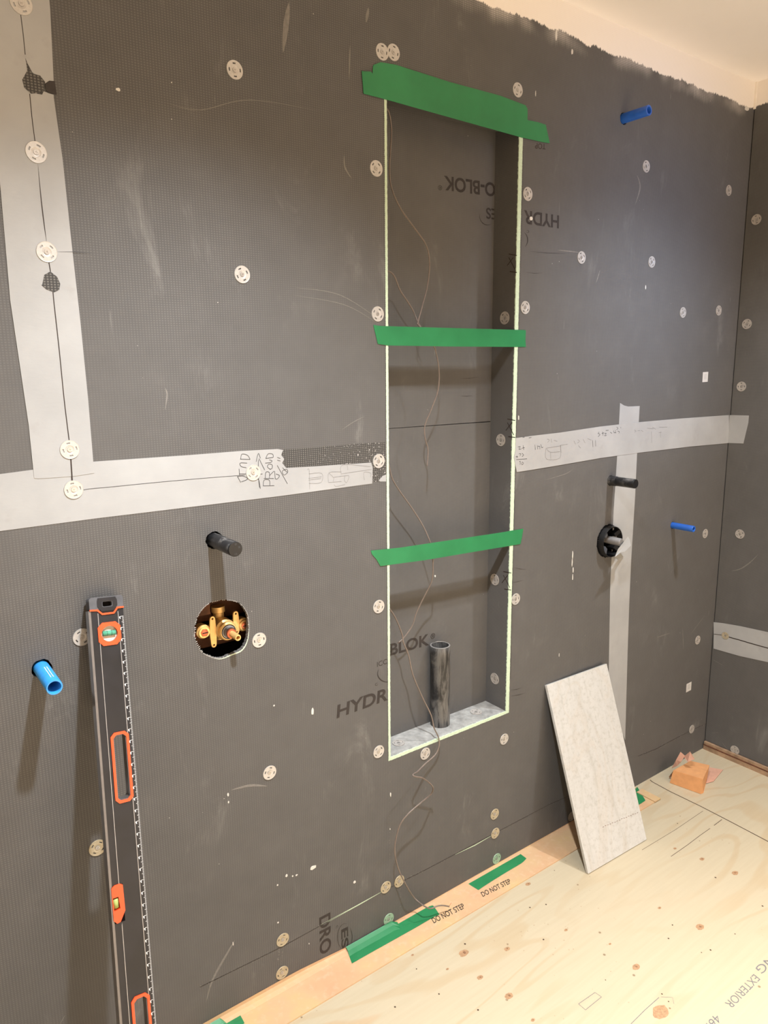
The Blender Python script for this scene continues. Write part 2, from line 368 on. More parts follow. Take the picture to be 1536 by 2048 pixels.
# ================================================================== structure
T = 0.013
NL0, NL1, NR0, NR1, NB, NTp = 1.0235, 1.0365, 1.4672, 1.4735, 0.493, 2.115      # niche opening: left x low/high, right x low/high, z
ND = 0.085
hole_px = [(388, 1272), (391, 1245), (403, 1220), (422, 1205), (452, 1200), (478, 1206), (494, 1226), (498, 1252), (495, 1280), (484, 1300), (462, 1310), (440, 1318), (418, 1313), (400, 1300)]
hp = [Vector(w2(*p)) for p in hole_px]
hp3 = [Vector((p.x, p.y, 0)) for p in hp]; hp3 = smooth_path(hp3 + [hp3[0]], 9)[:-1]
valve_hole = [(p.x + random.uniform(-.0011, .0011), p.y + random.uniform(-.0011, .0011)) for p in hp3]
bl = W(84, 1338); br = W(1345, 1050.5); bt = W(1247.5, 237); kl = W(428.6, 1080); kr = W(1221, 961); rg = W(1215, 1081.5)
holes = [[(NL0, NB), (NR0, NB), (NR1, NTp), (NL1, NTp)], valve_hole,
         circ(bl.x, bl.z + .001, .0178, 30, .0016), circ(br.x, br.z, .0125, 24, .0008), circ(bt.x, bt.z, .0165, 26, .0012),
         circ(kl.x, kl.z, .0185, 32, .0012), circ(kr.x, kr.z, .0165, 28, .001), circ(rg.x, rg.z, .0535, 70, .0016)]
wall = link('wall_back', slab([(XL, 0.0), (XR + T, 0.0), (XR + T, CEIL), (XL, CEIL)], holes, T, FW, -T), M['board']); tag(wall, kind='structure')
# stud bay behind the board
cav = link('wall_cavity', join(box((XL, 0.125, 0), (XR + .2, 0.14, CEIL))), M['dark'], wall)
link('cavity_stud', join(box((0.30, 0.075, 0.955), (0.9, 0.12, 1.0)), box((0.50, 0.03, 0.985), (0.575, 0.12, 1.12)), box((0.42, 0.06, 0.90), (0.72, 0.07, 0.93))), M['stud'], wall)
# niche boards
def sh(xl0, xl1, z): return xl0 + (xl1 - xl0) * (z - NB) / (NTp - NB)
def wallpiece(name, pts, y0, y1, mat):
    return link(name, hexa([(x, y0, z) for x, z in pts], [(x, y1, z) for x, z in pts]), mat, wall)
seamz = W(985, 843, ND).z
wallpiece('niche_back', [(1.0, .45), (1.5, .45), (1.5, seamz - .0012), (1.0, seamz - .0025 + .004)], ND, ND + .012, M['board_plain'])
wallpiece('niche_back', [(1.0, seamz + .0025), (1.5, seamz + .0012), (1.5, 2.16), (1.0, 2.16)], ND, ND + .012, M['board_plain'])
e = .0006
wallpiece('niche_side', [(NR0 - .012, NB), (NR0, NB), (NR1, NTp), (NR1 - .012, NTp)], .0015, ND, M['board_plain'])
wallpiece('niche_side', [(NL0, NB), (NL0 + .0068, NB), (NL1 + .0068, NTp), (NL1, NTp)], .0015, ND, M['board_plain'])
wallpiece('niche_top', [(NL1, NTp - .012), (NR1, NTp - .012), (NR1, NTp), (NL1, NTp)], .0015, ND, M['board_plain'])
wallpiece('niche_sill', [(NL0 + .0068, NB), (NR0 - .012, NB), (NR0 - .012, NB + .0085), (NL0 + .0068, NB + .0085)], .0015, ND, M['dust'])
def fe(pts, step=.004, jag=.0004):
    q = densify(pts, step, jag); return link('foam_edge', slab(q, (), .003, FW, -.0025), M['foam'], wall)
fe([(NL0, NB), (NL0 + .0068, NB), (NL1 + .0068, NTp - .012), (NL1, NTp - .012)])
fe([(NR0 - .012, NB), (NR0 + .0008, NB), (NR1 + .0008, NTp - .012), (NR1 - .012, NTp - .012)])
fe([(NL0 + .0068, NB - .0005), (NR0 - .012, NB - .0005), (NR0 - .012, NB + .0085), (NL0 + .0068, NB + .0085)])
# right wall: boards end a few millimetres short of the corner
wr = link('wall_right', slab([(.0035, .034), (-YB, .034), (-YB, CEIL), (.0035, CEIL)], (), T, FR, -T), M['board_side']); tag(wr, kind='structure')
link('corner_gap', box((XR + .010, -.02, 0), (XR + T + .01, .0, CEIL - .09)), M['dark'], wr)
link('corner_paint', box((XR - .004, -.007, 2.335), (XR + .012, .0, CEIL)), M['drywall'], wr)
fl = link('floor', box((XL - .1, YB - .1, -.03), (XR + .1, .14, 0)), M['ply']); tag(fl, kind='structure')
ce = link('ceiling', box((XL - .1, YB - .1, CEIL), (XR + .1, .14, CEIL + .03)), M['ceil']); tag(ce, kind='structure')
wl = link('wall_left', box((XL - .1, YB, 0), (XL, .14, CEIL)), M['drywall']); tag(wl, kind='structure')
wx0, wx1, wz0, wz1 = 1.6, 2.4, 1.35, 2.2
FB = frame(Vector((0, YB, 0)), Vector((1, 0, 0)), Vector((0, 0, 1)), Vector((0, -1, 0)))
wb = link('wall_rear', slab([(XL, 0), (XR + .1, 0), (XR + .1, CEIL), (XL, CEIL)], [[(wx0, wz0), (wx1, wz0), (wx1, wz1), (wx0, wz1)]], .1, FB, 0), M['drywall']); tag(wb, kind='structure')
wf = link('window_1', slab([(wx0, wz0), (wx1, wz0), (wx1, wz1), (wx0, wz1)], [[(wx0 + .04, wz0 + .04), (wx1 - .04, wz0 + .04), (wx1 - .04, wz1 - .04), (wx0 + .04, wz1 - .04)]], .05, FB, .03), M['white']); tag(wf, kind='structure')

# raw plywood strip at the foot of the right wall
tr = link('trim_1', box((XR - .012, YB, 0.0), (XR + .012, -.004, .018)), M['trimw']); tag(tr, kind='structure')
link('trim_layer', box((XR - .0125, YB, .018), (XR + .012, -.004, .0215)), M['trimd'], tr)
link('trim_upper_layer', box((XR - .009, YB, .0215), (XR + .012, -.004, .032)), M['trimw'], tr)

# ---- things belonging to the surface of the back wall
def wpart(name, me, mat): return link(name, me, mat, wall)
# lower board joint with chalky chips and pale foam showing through
def wl_(pts, y=0): return [W(px, py, y) for px, py in pts]
def chips(name, pts, n, size, mat, spread=.003):
    P = wl_(pts); ms = []
    for i in range(n):
        t = random.random() * (len(P) - 1); k = int(t); c = P[k].lerp(P[min(k + 1, len(P) - 1)], t - k)
        r = size * random.uniform(.4, 1.3); ms.append(slab(circ(c.x + random.uniform(-spread, spread) * .3, c.z + random.uniform(-spread, spread), r, 6, r * .4, r * random.uniform(.4, .9)), (), .0003, FW, 0))
    return wpart(name, join(*ms), mat)
joint = [(400, 1974), (565, 1893), (772, 1779), (850, 1740), (990, 1666), (1100, 1608), (1142, 1590)]
wpart('board_joint', ribbon(wl_(joint), .0016, N_W, .0003), M['ink'])
chips('chipped_joint', joint, 260, .0011, M['scuff'])
wpart('exposed_foam_line', join(ribbon(wl_([(640, 1850), (700, 1818), (772, 1778)]), .0016, N_W, .0006, True), ribbon(wl_([(910, 1709), (950, 1690), (988, 1668)]), .0032, N_W, .0006, True), ribbon(wl_([(655, 1844), (720, 1808), (766, 1782)]), .0022, N_W, .0006, True)), M['foam'])
jr = [(1276, 1512), (1310, 1499), (1345, 1480), (1380, 1462), (1414, 1446)]
wpart('board_joint', ribbon(wl_(jr), .0018, N_W, .0003), M['ink']); chips('chipped_joint', jr, 120, .0016, M['scuff'])
for a, b in (((780, 1530), (779, 1765)), ((801, 1775), (801, 1842)), ((991, 1676), (992, 1712)), ((566, 1892), (562, 1935))):
    chips('chipped_joint', [a, b], 45, .0008, M['scuff'], .001)
chips('chipped_joint', [(560, 1893), (555, 1925)], 26, .0014, M['scuff'], .005)
# jagged mesh cut beside the right edge of the niche
ms = []
z = .6
while z < 2.05:
    x = sh(NR0, NR1, z) + .001; ms.append(slab([(x, z), (x + .006, z + .0004), (x, z + .0018)], (), .0003, FW, 0)); z += .0043
wpart('frayed_mesh_edge', join(*ms), M['ink'])
ms = []; z = .5
while z < 2.05:
    x = sh(NL0, NL1, z); ms.append(slab([(x + .0002, z), (x - .003, z + .0006), (x + .0002, z + .0016)], (), .0003, FW, 0)); z += .0043
wpart('frayed_mesh_edge', join(*ms), M['ink'])
# ragged white foam rim of the valve cut-out
rim = []
cxz = Vector((sum(p.x for p in hp) / len(hp), sum(p.y for p in hp) / len(hp)))
k = len(hp3)
for i in range(0, k):
    p = Vector((hp3[i].x, hp3[i].y)); d = (p - cxz).normalized(); low = d.y < 0.35
    t_ = Vector((-d.y, d.x)); ln = random.uniform(.0008, .003) * (1.5 if low else .8)
    if random.random() < .85:
        a = p + t_ * .0007 + d * .0004; b = p - t_ * .0007 + d * .0004; c = p - d * ln
        rim.append(slab([tuple(a), tuple(b), tuple(c)], (), .0006, FW, 0))
wpart('frayed_cutout_rim', join(*rim), M['comp'])
low = [p for p in hp3 if (Vector((p.x, p.y)) - cxz).angle(Vector((.45, -.8))) < 0.95]
wpart('foam_cut_edge', ribbon([Vector((p.x, 0, p.y)) for p in low], .003, N_W, .0004, True), M['foam'])

# printed lettering on the boards
def wt(s, p0, p1, p2, bold=.012, y=0, mat='ink', shear=0): return wpart('printed_lettering', text_mesh(s, W(*p0, y), W(*p1, y), W(*p2, y), N_W, bold, .0002, .0002, shear), M[mat])
wt('HYDR', (673, 1437), (775, 1400), (675, 1410), .024)
wt('BLOK', (779.5, 1312), (858, 1290), (779.5, 1288), .024, ND)
wt('®', (861, 1279), (870, 1276), (861, 1268), .01, ND)
wt('HYDR', (1118, 431), (1048, 420), (1117.5, 457), .024)
wt('O-BLOK', (990.5, 366), (888, 351), (990.5, 394), .024, ND)
wt('®', (884, 371), (876, 370), (884, 381), .01, ND)
wt('DRO', (638, 1836), (639.5, 1912), (661, 1824), .024)
wt('ES', (682, 1860), (683, 1899), (696, 1853), .02)
wt('C', (672, 1852), (672, 1857), (676, 1850), .0)
def ell(c, rx, ry, a0, a1, y=0, wd=.002, n=18):
    P = [W(c[0] + rx * math.cos(math.radians(a0 + (a1 - a0) * i / n)), c[1] + ry * math.sin(math.radians(a0 + (a1 - a0) * i / n)), y) for i in range(n + 1)]
    return wpart('printed_emblem', ribbon(P, wd, N_W, .0004, True), M['ink'])
ell((690, 1874), 15, 27, 110, 285); ell((690, 1874), 14, 26, -50, 40)
wt('ICC', (754, 1334), (774, 1327), (754, 1324), .0)
ell((775, 1347), 20, 17, 75, 215, 0, .003)
wt('C', (750, 1372), (755, 1370), (750, 1367), .0)
ell((1040, 480), 15, 18, -60, 50, 0, .0035)
wt('C', (1058, 461), (1053, 460), (1058, 466), .0)
ell((975, 432), 16, 18, 60, 200, ND, .0025); wt('ES', (992, 418), (972, 415), (992, 440), .015, ND)
wt('TOP', (1091, 288), (1070, 286), (1091, 299), .0, mat='inkd')
# carpenter's marks on the right side of the niche
XJ = NR0 - .0115
def jam(px, py): p = RW(px, py, XJ + (.0052 * (W(px, py).z - NB) / 1.6)); return p
for cy_ in (525, 855, 1160):
    s = [] ; dx = 0 if cy_ == 525 else (-3 if cy_ == 855 else -11)
    for a, b in (((1018, -17), (1034, -14)), ((1020, 18), (1034, 20)), ((1018, -10), (1031, 15)), ((1027, -10), (1015, 6))):
        s.append(ribbon([jam(a[0] + dx, cy_ + a[1]), jam(b[0] + dx, cy_ + b[1])], .0022, N_R, .0008))
    wpart('marker_cross', join(*s), M['inkd'])
for a, b in (((1060, 503), (1130, 507)), ((1052, 545), (1085, 546)), ((1028, 1135), (1052, 1139)), ((1024, 1165), (1046, 1160)), ((1022, 1380), (1045, 1375)), ((1022, 1392), (1050, 1386)),
             ((920, 757), (958, 754)), ((922, 792), (945, 791)), ((1196, 1385), (1204, 1386))):
    yy = ND if 900 < a[0] < 960 else 0
    wpart('pencil_line', ribbon([W(*a, yy), W((a[0] + b[0]) / 2, (a[1] + b[1]) / 2 + 1, yy), W(*b, yy)], .0012, N_W, .0004, True), M['ink'])
# specks of compound and scuffs
def blob(px, py, rx, ry, mat='comp', th=.0008, n=10, F_=None):
    c = W(px, py); return slab([(c.x + rx * math.cos(a) * random.uniform(.75, 1.2), c.z + ry * math.sin(a) * random.uniform(.75, 1.2)) for a in [2 * math.pi * i / n for i in range(n)]], (), th, FW, 0)
sp = [blob(*q) for q in [(625, 1423, .0035, .009), (626, 1735, .009, .005), (573, 1751, .003, .004), (585, 1752, .002, .002), (593, 1750, .003, .002), (456, 1589, .002, .004), (457, 1604, .0015, .003),
      (1062, 437, .006, .005), (236, 179, .004, .003), (1071, 187, .001, .007), (1145, 1110, .002, .012), (1144, 1125, .0018, .012), (1146, 1140, .0018, .011), (1145, 1155, .0016, .01),
      (1112, 70, .004, .012), (1144, 104, .004, .006), (1493, 217, .014, .008), (870, 1152, .002, .003), (343, 165, .001, .001), (1291, 575, .002, .006), (781, 1589, .0018, .006), (709, 1764, .004, .004), (555, 1770, .002, .002), (618, 1887, .001, .002),
      (1118, 1310, .001, .006), (548, 1411, .002, .002), (780, 1658, .001, .003), (466, 1887, .001, .005), (556, 1845, .002, .002), (1037, 835, .002, .006)]]
wpart('compound_specks', join(*sp), M['comp'])
ms = [ribbon(smooth_path(wl_(p)), w_, N_W, .0003, True) for p, w_ in [([(412, 2005), (425, 1960), (455, 1905), (470, 1880)], .006), ([(462, 1580), (500, 1571), (535, 1572)], .006), ([(578, 5), (572, 50), (566, 105)], .012),
      ([(737, 15), (732, 45)], .007), ([(700, 90), (698, 160)], .003), ([(330, 775), (334, 790), (330, 820)], .003), ([(683, 860), (705, 845), (730, 832)], .0015), ([(688, 310), (690, 335), (703, 357)], .004), ([(1090, 960), (1130, 948), (1146, 938)], .002),
      ([(1115, 500), (1160, 505)], .003), ([(330, 205), (400, 220), (500, 200), (640, 222)], .0012), ([(590, 575), (680, 590), (760, 640)], .0014), ([(585, 590), (690, 610), (760, 650)], .0012), ([(1270, 870), (1272, 900)], .004), ([(1200, 540), (1192, 566)], .004), ([(1274, 350), (1280, 375), (1270, 410)], .006),
      ([(1365, 1255), (1367, 1300)], .003), ([(1313, 1275), (1340, 1266)], .003), ([(130, 2030), (120, 2048)], .002), ([(1380, 1270), (1410, 1230)], .002)]]
wpart('chalk_scuffs', join(*ms), M['scuff'])
ms = []
for i in range(46):
    t = i / 45.0; px = 1075 + 445 * t; py = 64 + 160 * t + random.uniform(-2, 6)
    ms.append(ribbon(wl_([(px, py), (px + random.uniform(-1, 1), py + random.uniform(3, 10))]), random.uniform(.001, .003), N_W, .0004, True))
wpart('paint_drips', join(*ms), M['scuff'])

# ================================================================== tapes
def w_tape(name, px, label, cat, group=None, off=.0002, t=.0006, mat='tape', jag=0.0, step=.004):
    pts = [w2(*p) for p in px]; pts = densify(pts, step, jag) if jag else pts
    o = link(name, slab(pts, (), t, FW, off), M[mat]); return tag(o, label, cat, group)
GT = 'white seam tape strips on the boards'
th = w_tape('seam_tape', [(-30, 952), (190, 923), (380, 910), (480, 902), (555, 898), (566, 900), (562, 910), (568, 918), (564, 926), (572, 936), (640, 932), (700, 928), (742, 925), (745, 935), (744, 967), (560, 992), (380, 1014), (190, 1037), (-30, 1066)],
            'long horizontal white seam tape at left, with handwriting, ending ragged beside the niche', 'tape', GT, .0002, .0006)
tv = w_tape('seam_tape', [(-42, -120), (-12, 230), (20, 600), (57, 850), (68, 956), (76, 957), (110, 955), (150, 952), (188, 946), (176, 800), (160, 640), (142, 480), (125, 320), (107, 195), (107, 190), (97, 187), (87, 183), (84, 190), (74, 188), (62, 178), (57, 150), (50, 116), (55, 128), (64, 145), (80, 160), (88, 170), (107, 163), (100, 20), (88, -120)],
            'vertical white seam tape down the left edge of the photo, torn near its top', 'tape', GT, .0009, .0006)
# dark board showing through the torn places
link('bare_patch', slab([w2(*p) for p in [(51, 118), (60, 142), (66, 148), (80, 152), (90, 165), (88, 178), (82, 186), (62, 188), (48, 176), (44, 160), (54, 142)]], (), .0003, FW, .0016), M['meshdark'], tv)
link('bare_patch', slab([w2(*p) for p in [(84, 570), (88, 550), (100, 543), (114, 554), (120, 568), (118, 580), (108, 585), (92, 579), (82, 570)]], (), .0003, FW, .0016), M['meshdark'], tv)
link('bare_patch', slab([w2(*p) for p in [(89, 168), (98, 162), (109, 163), (113, 190), (100, 188), (92, 182)]], (), .0003, FW, .0016), M['ink'], tv)
link('knife_slit', ribbon(smooth_path(wl_([(41, 30), (46, 70), (50, 110)])), .0012, N_W, .0017), M['ink'], tv)
link('knife_slit', join(ribbon(smooth_path(wl_([(59, 188), (64, 240), (70, 286)])), .0013, N_W, .0017), ribbon(smooth_path(wl_([(75, 326), (82, 400), (88, 450), (93, 486)])), .0018, N_W, .0017, True),
     ribbon(smooth_path(wl_([(97, 523), (103, 560), (108, 610), (118, 700), (128, 800), (138, 882)])), .0017, N_W, .0017)), M['inkd'], tv)
link('knife_slit', ribbon(smooth_path(wl_([(141, 915), (144, 962)])), .0024, N_W, .0017), M['inkd'], tv)
link('seam_crease', ribbon(smooth_path(wl_([(162, 985), (170, 979), (230, 973), (310, 965), (400, 957), (490, 950)])), .0011, N_W, .0010), M['pencil'], th)
link('seam_crease', ribbon(wl_([(113, 504), (150, 504), (185, 506)]), .0009, N_W, .0018, True), M['pencil'], tv)
# handwriting on the left tape (crop scale 4.389 at 440,860)
def clusters(strokes, gap=14):
    bb = [[[s], min(p[0] for p in s), min(p[1] for p in s), max(p[0] for p in s), max(p[1] for p in s)] for s in strokes]
    ch = True
    while ch:
        ch = False
        for i in range(len(bb)):
            for j in range(i + 1, len(bb)):
                a, b = bb[i], bb[j]
                if a[1] - gap < b[3] and b[1] - gap < a[3] and a[2] - gap < b[4] and b[2] - gap < a[4]:
                    bb[i] = [a[0] + b[0], min(a[1], b[1]), min(a[2], b[2]), max(a[3], b[3]), max(a[4], b[4])]; bb.pop(j); ch = True; break
            if ch: break
    return [b[0] for b in bb]
def hw(strokes, parent, mat, wd, M_='w'):
    for cl_ in clusters(strokes): hw1(cl_, parent, mat, wd)
def hw1(strokes, parent, mat, wd):
    ms = []
    for s in strokes: ms.append(ribbon(smooth_path([W(440 + x / 4.389, 860 + y / 4.389) for x, y in s], 4), wd, N_W, .0011))
    return link('handwriting', join(*ms), M[mat], parent)
hw([[(180, 460), (150, 405)], [(185, 455), (240, 430), (205, 405), (155, 408)], [(165, 385), (235, 385)], [(165, 340), (170, 400)], [(230, 330), (185, 320), (175, 290), (235, 290)], [(175, 255), (262, 258)], [(180, 255), (190, 212), (240, 222), (262, 258)],
    [(345, 505), (335, 400), (335, 262)], [(315, 278), (335, 205), (352, 248)], [(352, 515), (342, 450), (330, 430)], [(340, 250), (390, 350)], [(340, 388), (372, 385)],
    [(475, 488), (375, 490)], [(378, 488), (385, 440), (430, 440), (436, 486)], [(470, 425), (382, 425)], [(395, 425), (400, 372), (430, 372), (432, 420)], [(432, 400), (472, 360)], [(440, 345), (415, 325), (425, 300), (455, 305), (455, 335), (435, 345)],
    [(395, 290), (440, 285), (455, 270), (430, 262)], [(398, 250), (465, 240)], [(400, 250), (420, 210), (460, 212), (465, 240)],
    [(480, 425), (500, 430), (520, 400), (488, 385)], [(478, 360), (482, 425)], [(590, 472), (500, 310)], [(590, 375), (560, 395), (545, 360), (585, 345), (592, 372), (560, 345), (548, 330)], [(500, 265), (530, 272)], [(500, 240), (528, 250)]], th, 'pencil', .0012)
hw([[(765, 350), (780, 350), (785, 520)], [(775, 425), (890, 410)], [(775, 440), (885, 425)], [(780, 385), (890, 380), (885, 460), (780, 468)], [(950, 460), (955, 375), (1065, 368)], [(950, 460), (1065, 452)], [(955, 378), (995, 420), (990, 450)], [(995, 415), (1095, 402), (1130, 405), (1110, 460), (1090, 440), (1095, 402)],
    [(1060, 380), (1080, 305), (1320, 322)], [(1060, 385), (1330, 345)], [(1115, 310), (1120, 350)], [(1265, 440), (1262, 372), (1320, 378), (1318, 415)], [(1000, 480), (1020, 495), (1095, 478)]], th, 'pencil2', .0009)
# exposed mesh where tape was pulled off
link('exposed_mesh_patch', slab([w2(*p) for p in [(566, 899), (640, 894), (700, 888), (770, 884), (773, 962), (745, 964), (744, 925), (640, 932), (573, 936), (565, 922), (569, 915), (563, 908)]], (), .0002, FW, .00005), M['meshdark'], wall)
w_tape('seam_tape', [(757, 961), (765, 952), (772, 949), (772, 963), (760, 963)], 'tiny torn scrap of white seam tape against the left edge of the niche', 'tape', GT)

tvr = w_tape('seam_tape', [(1240, 806), (1248, 811), (1256, 813), (1279, 812), (1275, 880), (1270, 990), (1262, 1120), (1258, 1210), (1255, 1300), (1250, 1480), (1216, 1400), (1218, 1300), (1220, 1180), (1227, 1020), (1236, 880)],
             'vertical white seam tape right of the niche, passing behind the black stub pipe', 'tape', GT, .0002, .0005, step=.01)
# right horizontal tape wraps round the corner onto the right wall
top_ = [(1031, 876), (1060, 872), (1120, 865), (1200, 853), (1280, 844), (1360, 837), (1457, 830)]
bot_ = [(1457, 886), (1380, 893), (1280, 905), (1200, 916), (1120, 930), (1060, 940), (1033, 944), (1030, 930), (1027, 915), (1030, 900)]
a = slab([w2(*p) for p in top_] + [w2(*p) for p in bot_], (), .0006, FW, .0009)
b = slab([r2(*p) for p in [(1456, 830), (1498, 831), (1497, 845), (1487, 887), (1456, 886)]], (), .0006, FR, .0006)
thr = link('seam_tape', join(a, b), M['tape']); tag(thr, 'long white seam tape from the niche to the right corner, lapping onto the side wall', 'tape', GT)
def hr(strokes, mat, wd):
    for cl_ in clusters(strokes): hr1(cl_, mat, wd)
def hr1(strokes, mat, wd):
    ms = [ribbon(smooth_path([W(1010 + x / 4.389, 820 + y / 4.389) for x, y in s], 4), wd, N_W, .0018) for s in strokes]
    link('handwriting', join(*ms), M[mat], thr)
hr([[(812, 205), (830, 215), (812, 235)], [(822, 192), (812, 205)], [(845, 205), (865, 200)], [(852, 190), (856, 225)], [(868, 205), (885, 205), (870, 225), (888, 222)], [(880, 180), (905, 178)], [(920, 195), (935, 205)], [(950, 180), (955, 200), (970, 195)], [(965, 175), (968, 205)], [(975, 150), (988, 160), (975, 172)], [(985, 185), (1000, 190), (995, 205)], [(1010, 150), (1014, 160)],
    [(258, 305), (262, 350)], [(280, 310), (284, 345)], [(284, 320), (300, 318), (302, 345)], [(310, 300), (318, 330), (330, 325)], [(110, 325), (130, 320), (118, 345), (140, 340)], [(155, 310), (160, 350)], [(145, 335), (168, 330)], [(90, 410), (110, 410)], [(100, 400), (102, 420)], [(118, 385), (135, 385), (125, 405)], [(145, 380), (160, 395), (145, 408)], [(95, 435), (190, 428)], [(120, 455), (130, 450), (128, 480)], [(145, 455), (158, 468), (145, 480), (142, 462)],
    [(765, 265), (768, 325)], [(790, 265), (792, 320)], [(150, 240), (168, 238)], [(205, 245), (228, 240)]], 'pencil', .0013)
hr([[(355, 335), (360, 430), (478, 420), (480, 310)], [(358, 335), (480, 315)], [(360, 340), (395, 370), (480, 365)], [(395, 370), (398, 428)], [(480, 310), (545, 300)], [(485, 310), (488, 375)], [(365, 255), (385, 262), (370, 285)], [(400, 250), (405, 285)], [(425, 265), (455, 275)], [(600, 270), (615, 300)], [(635, 260), (650, 275), (630, 290)], [(680, 255), (700, 290)], [(720, 250), (755, 265)], [(640, 310), (660, 335)],
    [(1130, 175), (1145, 185), (1132, 195)], [(1160, 182), (1180, 180)], [(1190, 178), (1210, 190)], [(1245, 160), (1300, 165)], [(1290, 150), (1320, 170)], [(1350, 150), (1420, 150)], [(1360, 190), (1362, 240)], [(1345, 200), (1370, 195)], [(1280, 190), (1285, 290)]], 'pencil2', .0013)
b = slab([r2(*p) for p in [(1427.5, 1244), (1445, 1246), (1480, 1252), (1600, 1278), (1600, 1338), (1480, 1312), (1427.5, 1297)]], (), .0006, FR, .0006)
tro = link('seam_tape', b, M['tape']); tag(tro, 'white seam tape on the right-hand side wall, low down, split by a crack', 'tape', GT)
link('crack', join(ribbon(smooth_path([RW(*p) for p in [(1428, 1268), (1444, 1270)]]), .002, N_R, .0015), ribbon(smooth_path([RW(*p) for p in [(1458, 1274), (1480, 1280), (1500, 1286), (1536, 1296), (1560, 1302)]]), .0035, N_R, .0015)), M['inkd'], tro)

GG = 'green tape strips across the niche'
def g_tape(px, label, off, group=GG): return w_tape('masking_tape', px, label, 'tape', group, off, .0005, 'green')
g_tape([(745, 131), (760, 125), (790, 130), (900, 165), (1000, 192), (1050, 211), (1054, 218), (1054, 250), (1048, 262), (980, 245), (860, 205), (745, 178), (744, 150)], 'upper of two overlapping green tapes at the top of the niche', .0016)
g_tape([(722, 143), (740, 144), (746, 150), (900, 188), (1050, 240), (1075, 245), (1090, 250), (1094, 268), (1098, 287), (1085, 285), (1040, 275), (900, 236), (768, 199), (726, 188)], 'lower of two overlapping green tapes at the top of the niche, reaching further right', .0022)
g_tape([(746, 650), (760, 652), (900, 656), (1046, 660), (1051, 661), (1050, 680), (1051, 694), (900, 693), (775, 691), (755, 688)], 'nearly level green tape across the middle of the niche, below the crossing cables', .0012)
g_tape([(741, 1101), (800, 1095), (900, 1080), (1000, 1065), (1046, 1057), (1043, 1075), (1040, 1088), (950, 1103), (850, 1120), (760, 1132), (752, 1118), (743, 1108)], 'lowest green tape across the niche, tilting up to the right', .0012)

# ================================================================== washers and screws
def washer_disc():
    hl = []
    for q in range(4):
        a0 = q * math.pi / 2; pts = []
        for i in range(6): a = a0 - .27 + .54 * i / 5; pts.append((.0128 * math.cos(a), .0128 * math.sin(a)))
        for i in range(6): a = a0 + .27 - .54 * i / 5; pts.append((.0102 * math.cos(a), .0102 * math.sin(a)))
        hl.append(pts)
    I = Matrix.Identity(4)
    d = slab(circ(0, 0, .0165, 48), hl + [circ(0, 0, .0078, 32)], .0011, I, 0)
    c = lathe([(.0078, .0011), (.0062, .00045), (.0044, .0003), (.0044, .0), (.0078, .0)], Vector((0, 0, 0)), Vector((0, 0, 1)), 32, True)
    rim = lathe([(.0165, .0), (.0172, .0004), (.0168, .0014), (.0158, .0011)], Vector((0, 0, 0)), Vector((0, 0, 1)), 48, True)
    return join(d, c, rim)
WD = washer_disc()
def screw_head():
    I = Matrix.Identity(4); cr = [(.0004, .0022), (-.0004, .0022), (-.0004, .0004), (-.0022, .0004), (-.0022, -.0004), (-.0004, -.0004), (-.0004, -.0022), (.0004, -.0022), (.0004, -.0004), (.0022, -.0004), (.0022, .0004), (.0004, .0004)]
    return join(slab(circ(0, 0, .0042, 24), [cr], .0009, I, .0), slab(circ(0, 0, .0042, 24), (), .0003, I, -.0003))
SH = screw_head(); M_w = M['washer']
WD.materials.append(M['washer']); SH.materials.append(M['screw'])
M['washer_green'] = simple('zinc_washer_under_green_film', (150, 176, 154), 0.5, 0.3, var=0.08, scale=300)
M['washer_tan'] = simple('tarnished_tan_washer', (176, 164, 140), 0.5, 0.3, var=0.12, scale=300)
M['washer_dull'] = simple('dull_dusty_washer', (168, 162, 156), 0.6, 0.2, var=0.12, scale=300)
def washer(p, n, label, off=.0006, grp='fastener washers holding the boards', mat=None, sc=1.0):
    o = bpy.data.objects.new('fastener_washer', None); COL.objects.link(o); tag(o, label, 'washer', grp)
    up = Vector((0, 0, 1)) if abs(n.z) < .5 else Vector((0, 1, 0)); u = up.cross(n).normalized(); v = n.cross(u)
    a = random.uniform(0, math.pi / 2); uu = u * math.cos(a) + v * math.sin(a); vv = n.cross(uu)
    o.matrix_world = frame(p + n * off, uu * sc, vv * sc, n * sc)
    for nm, me in (('disc', WD), ('screw_head', SH)):
        c = bpy.data.objects.new(nm, me); COL.objects.link(c); c.parent = o
        if nm == 'disc' and mat:
            c.material_slots[0].link = 'OBJECT'; c.material_slots[0].material = M[mat]
        if nm == 'screw_head': c.location = (0, 0, .0007)
    return o
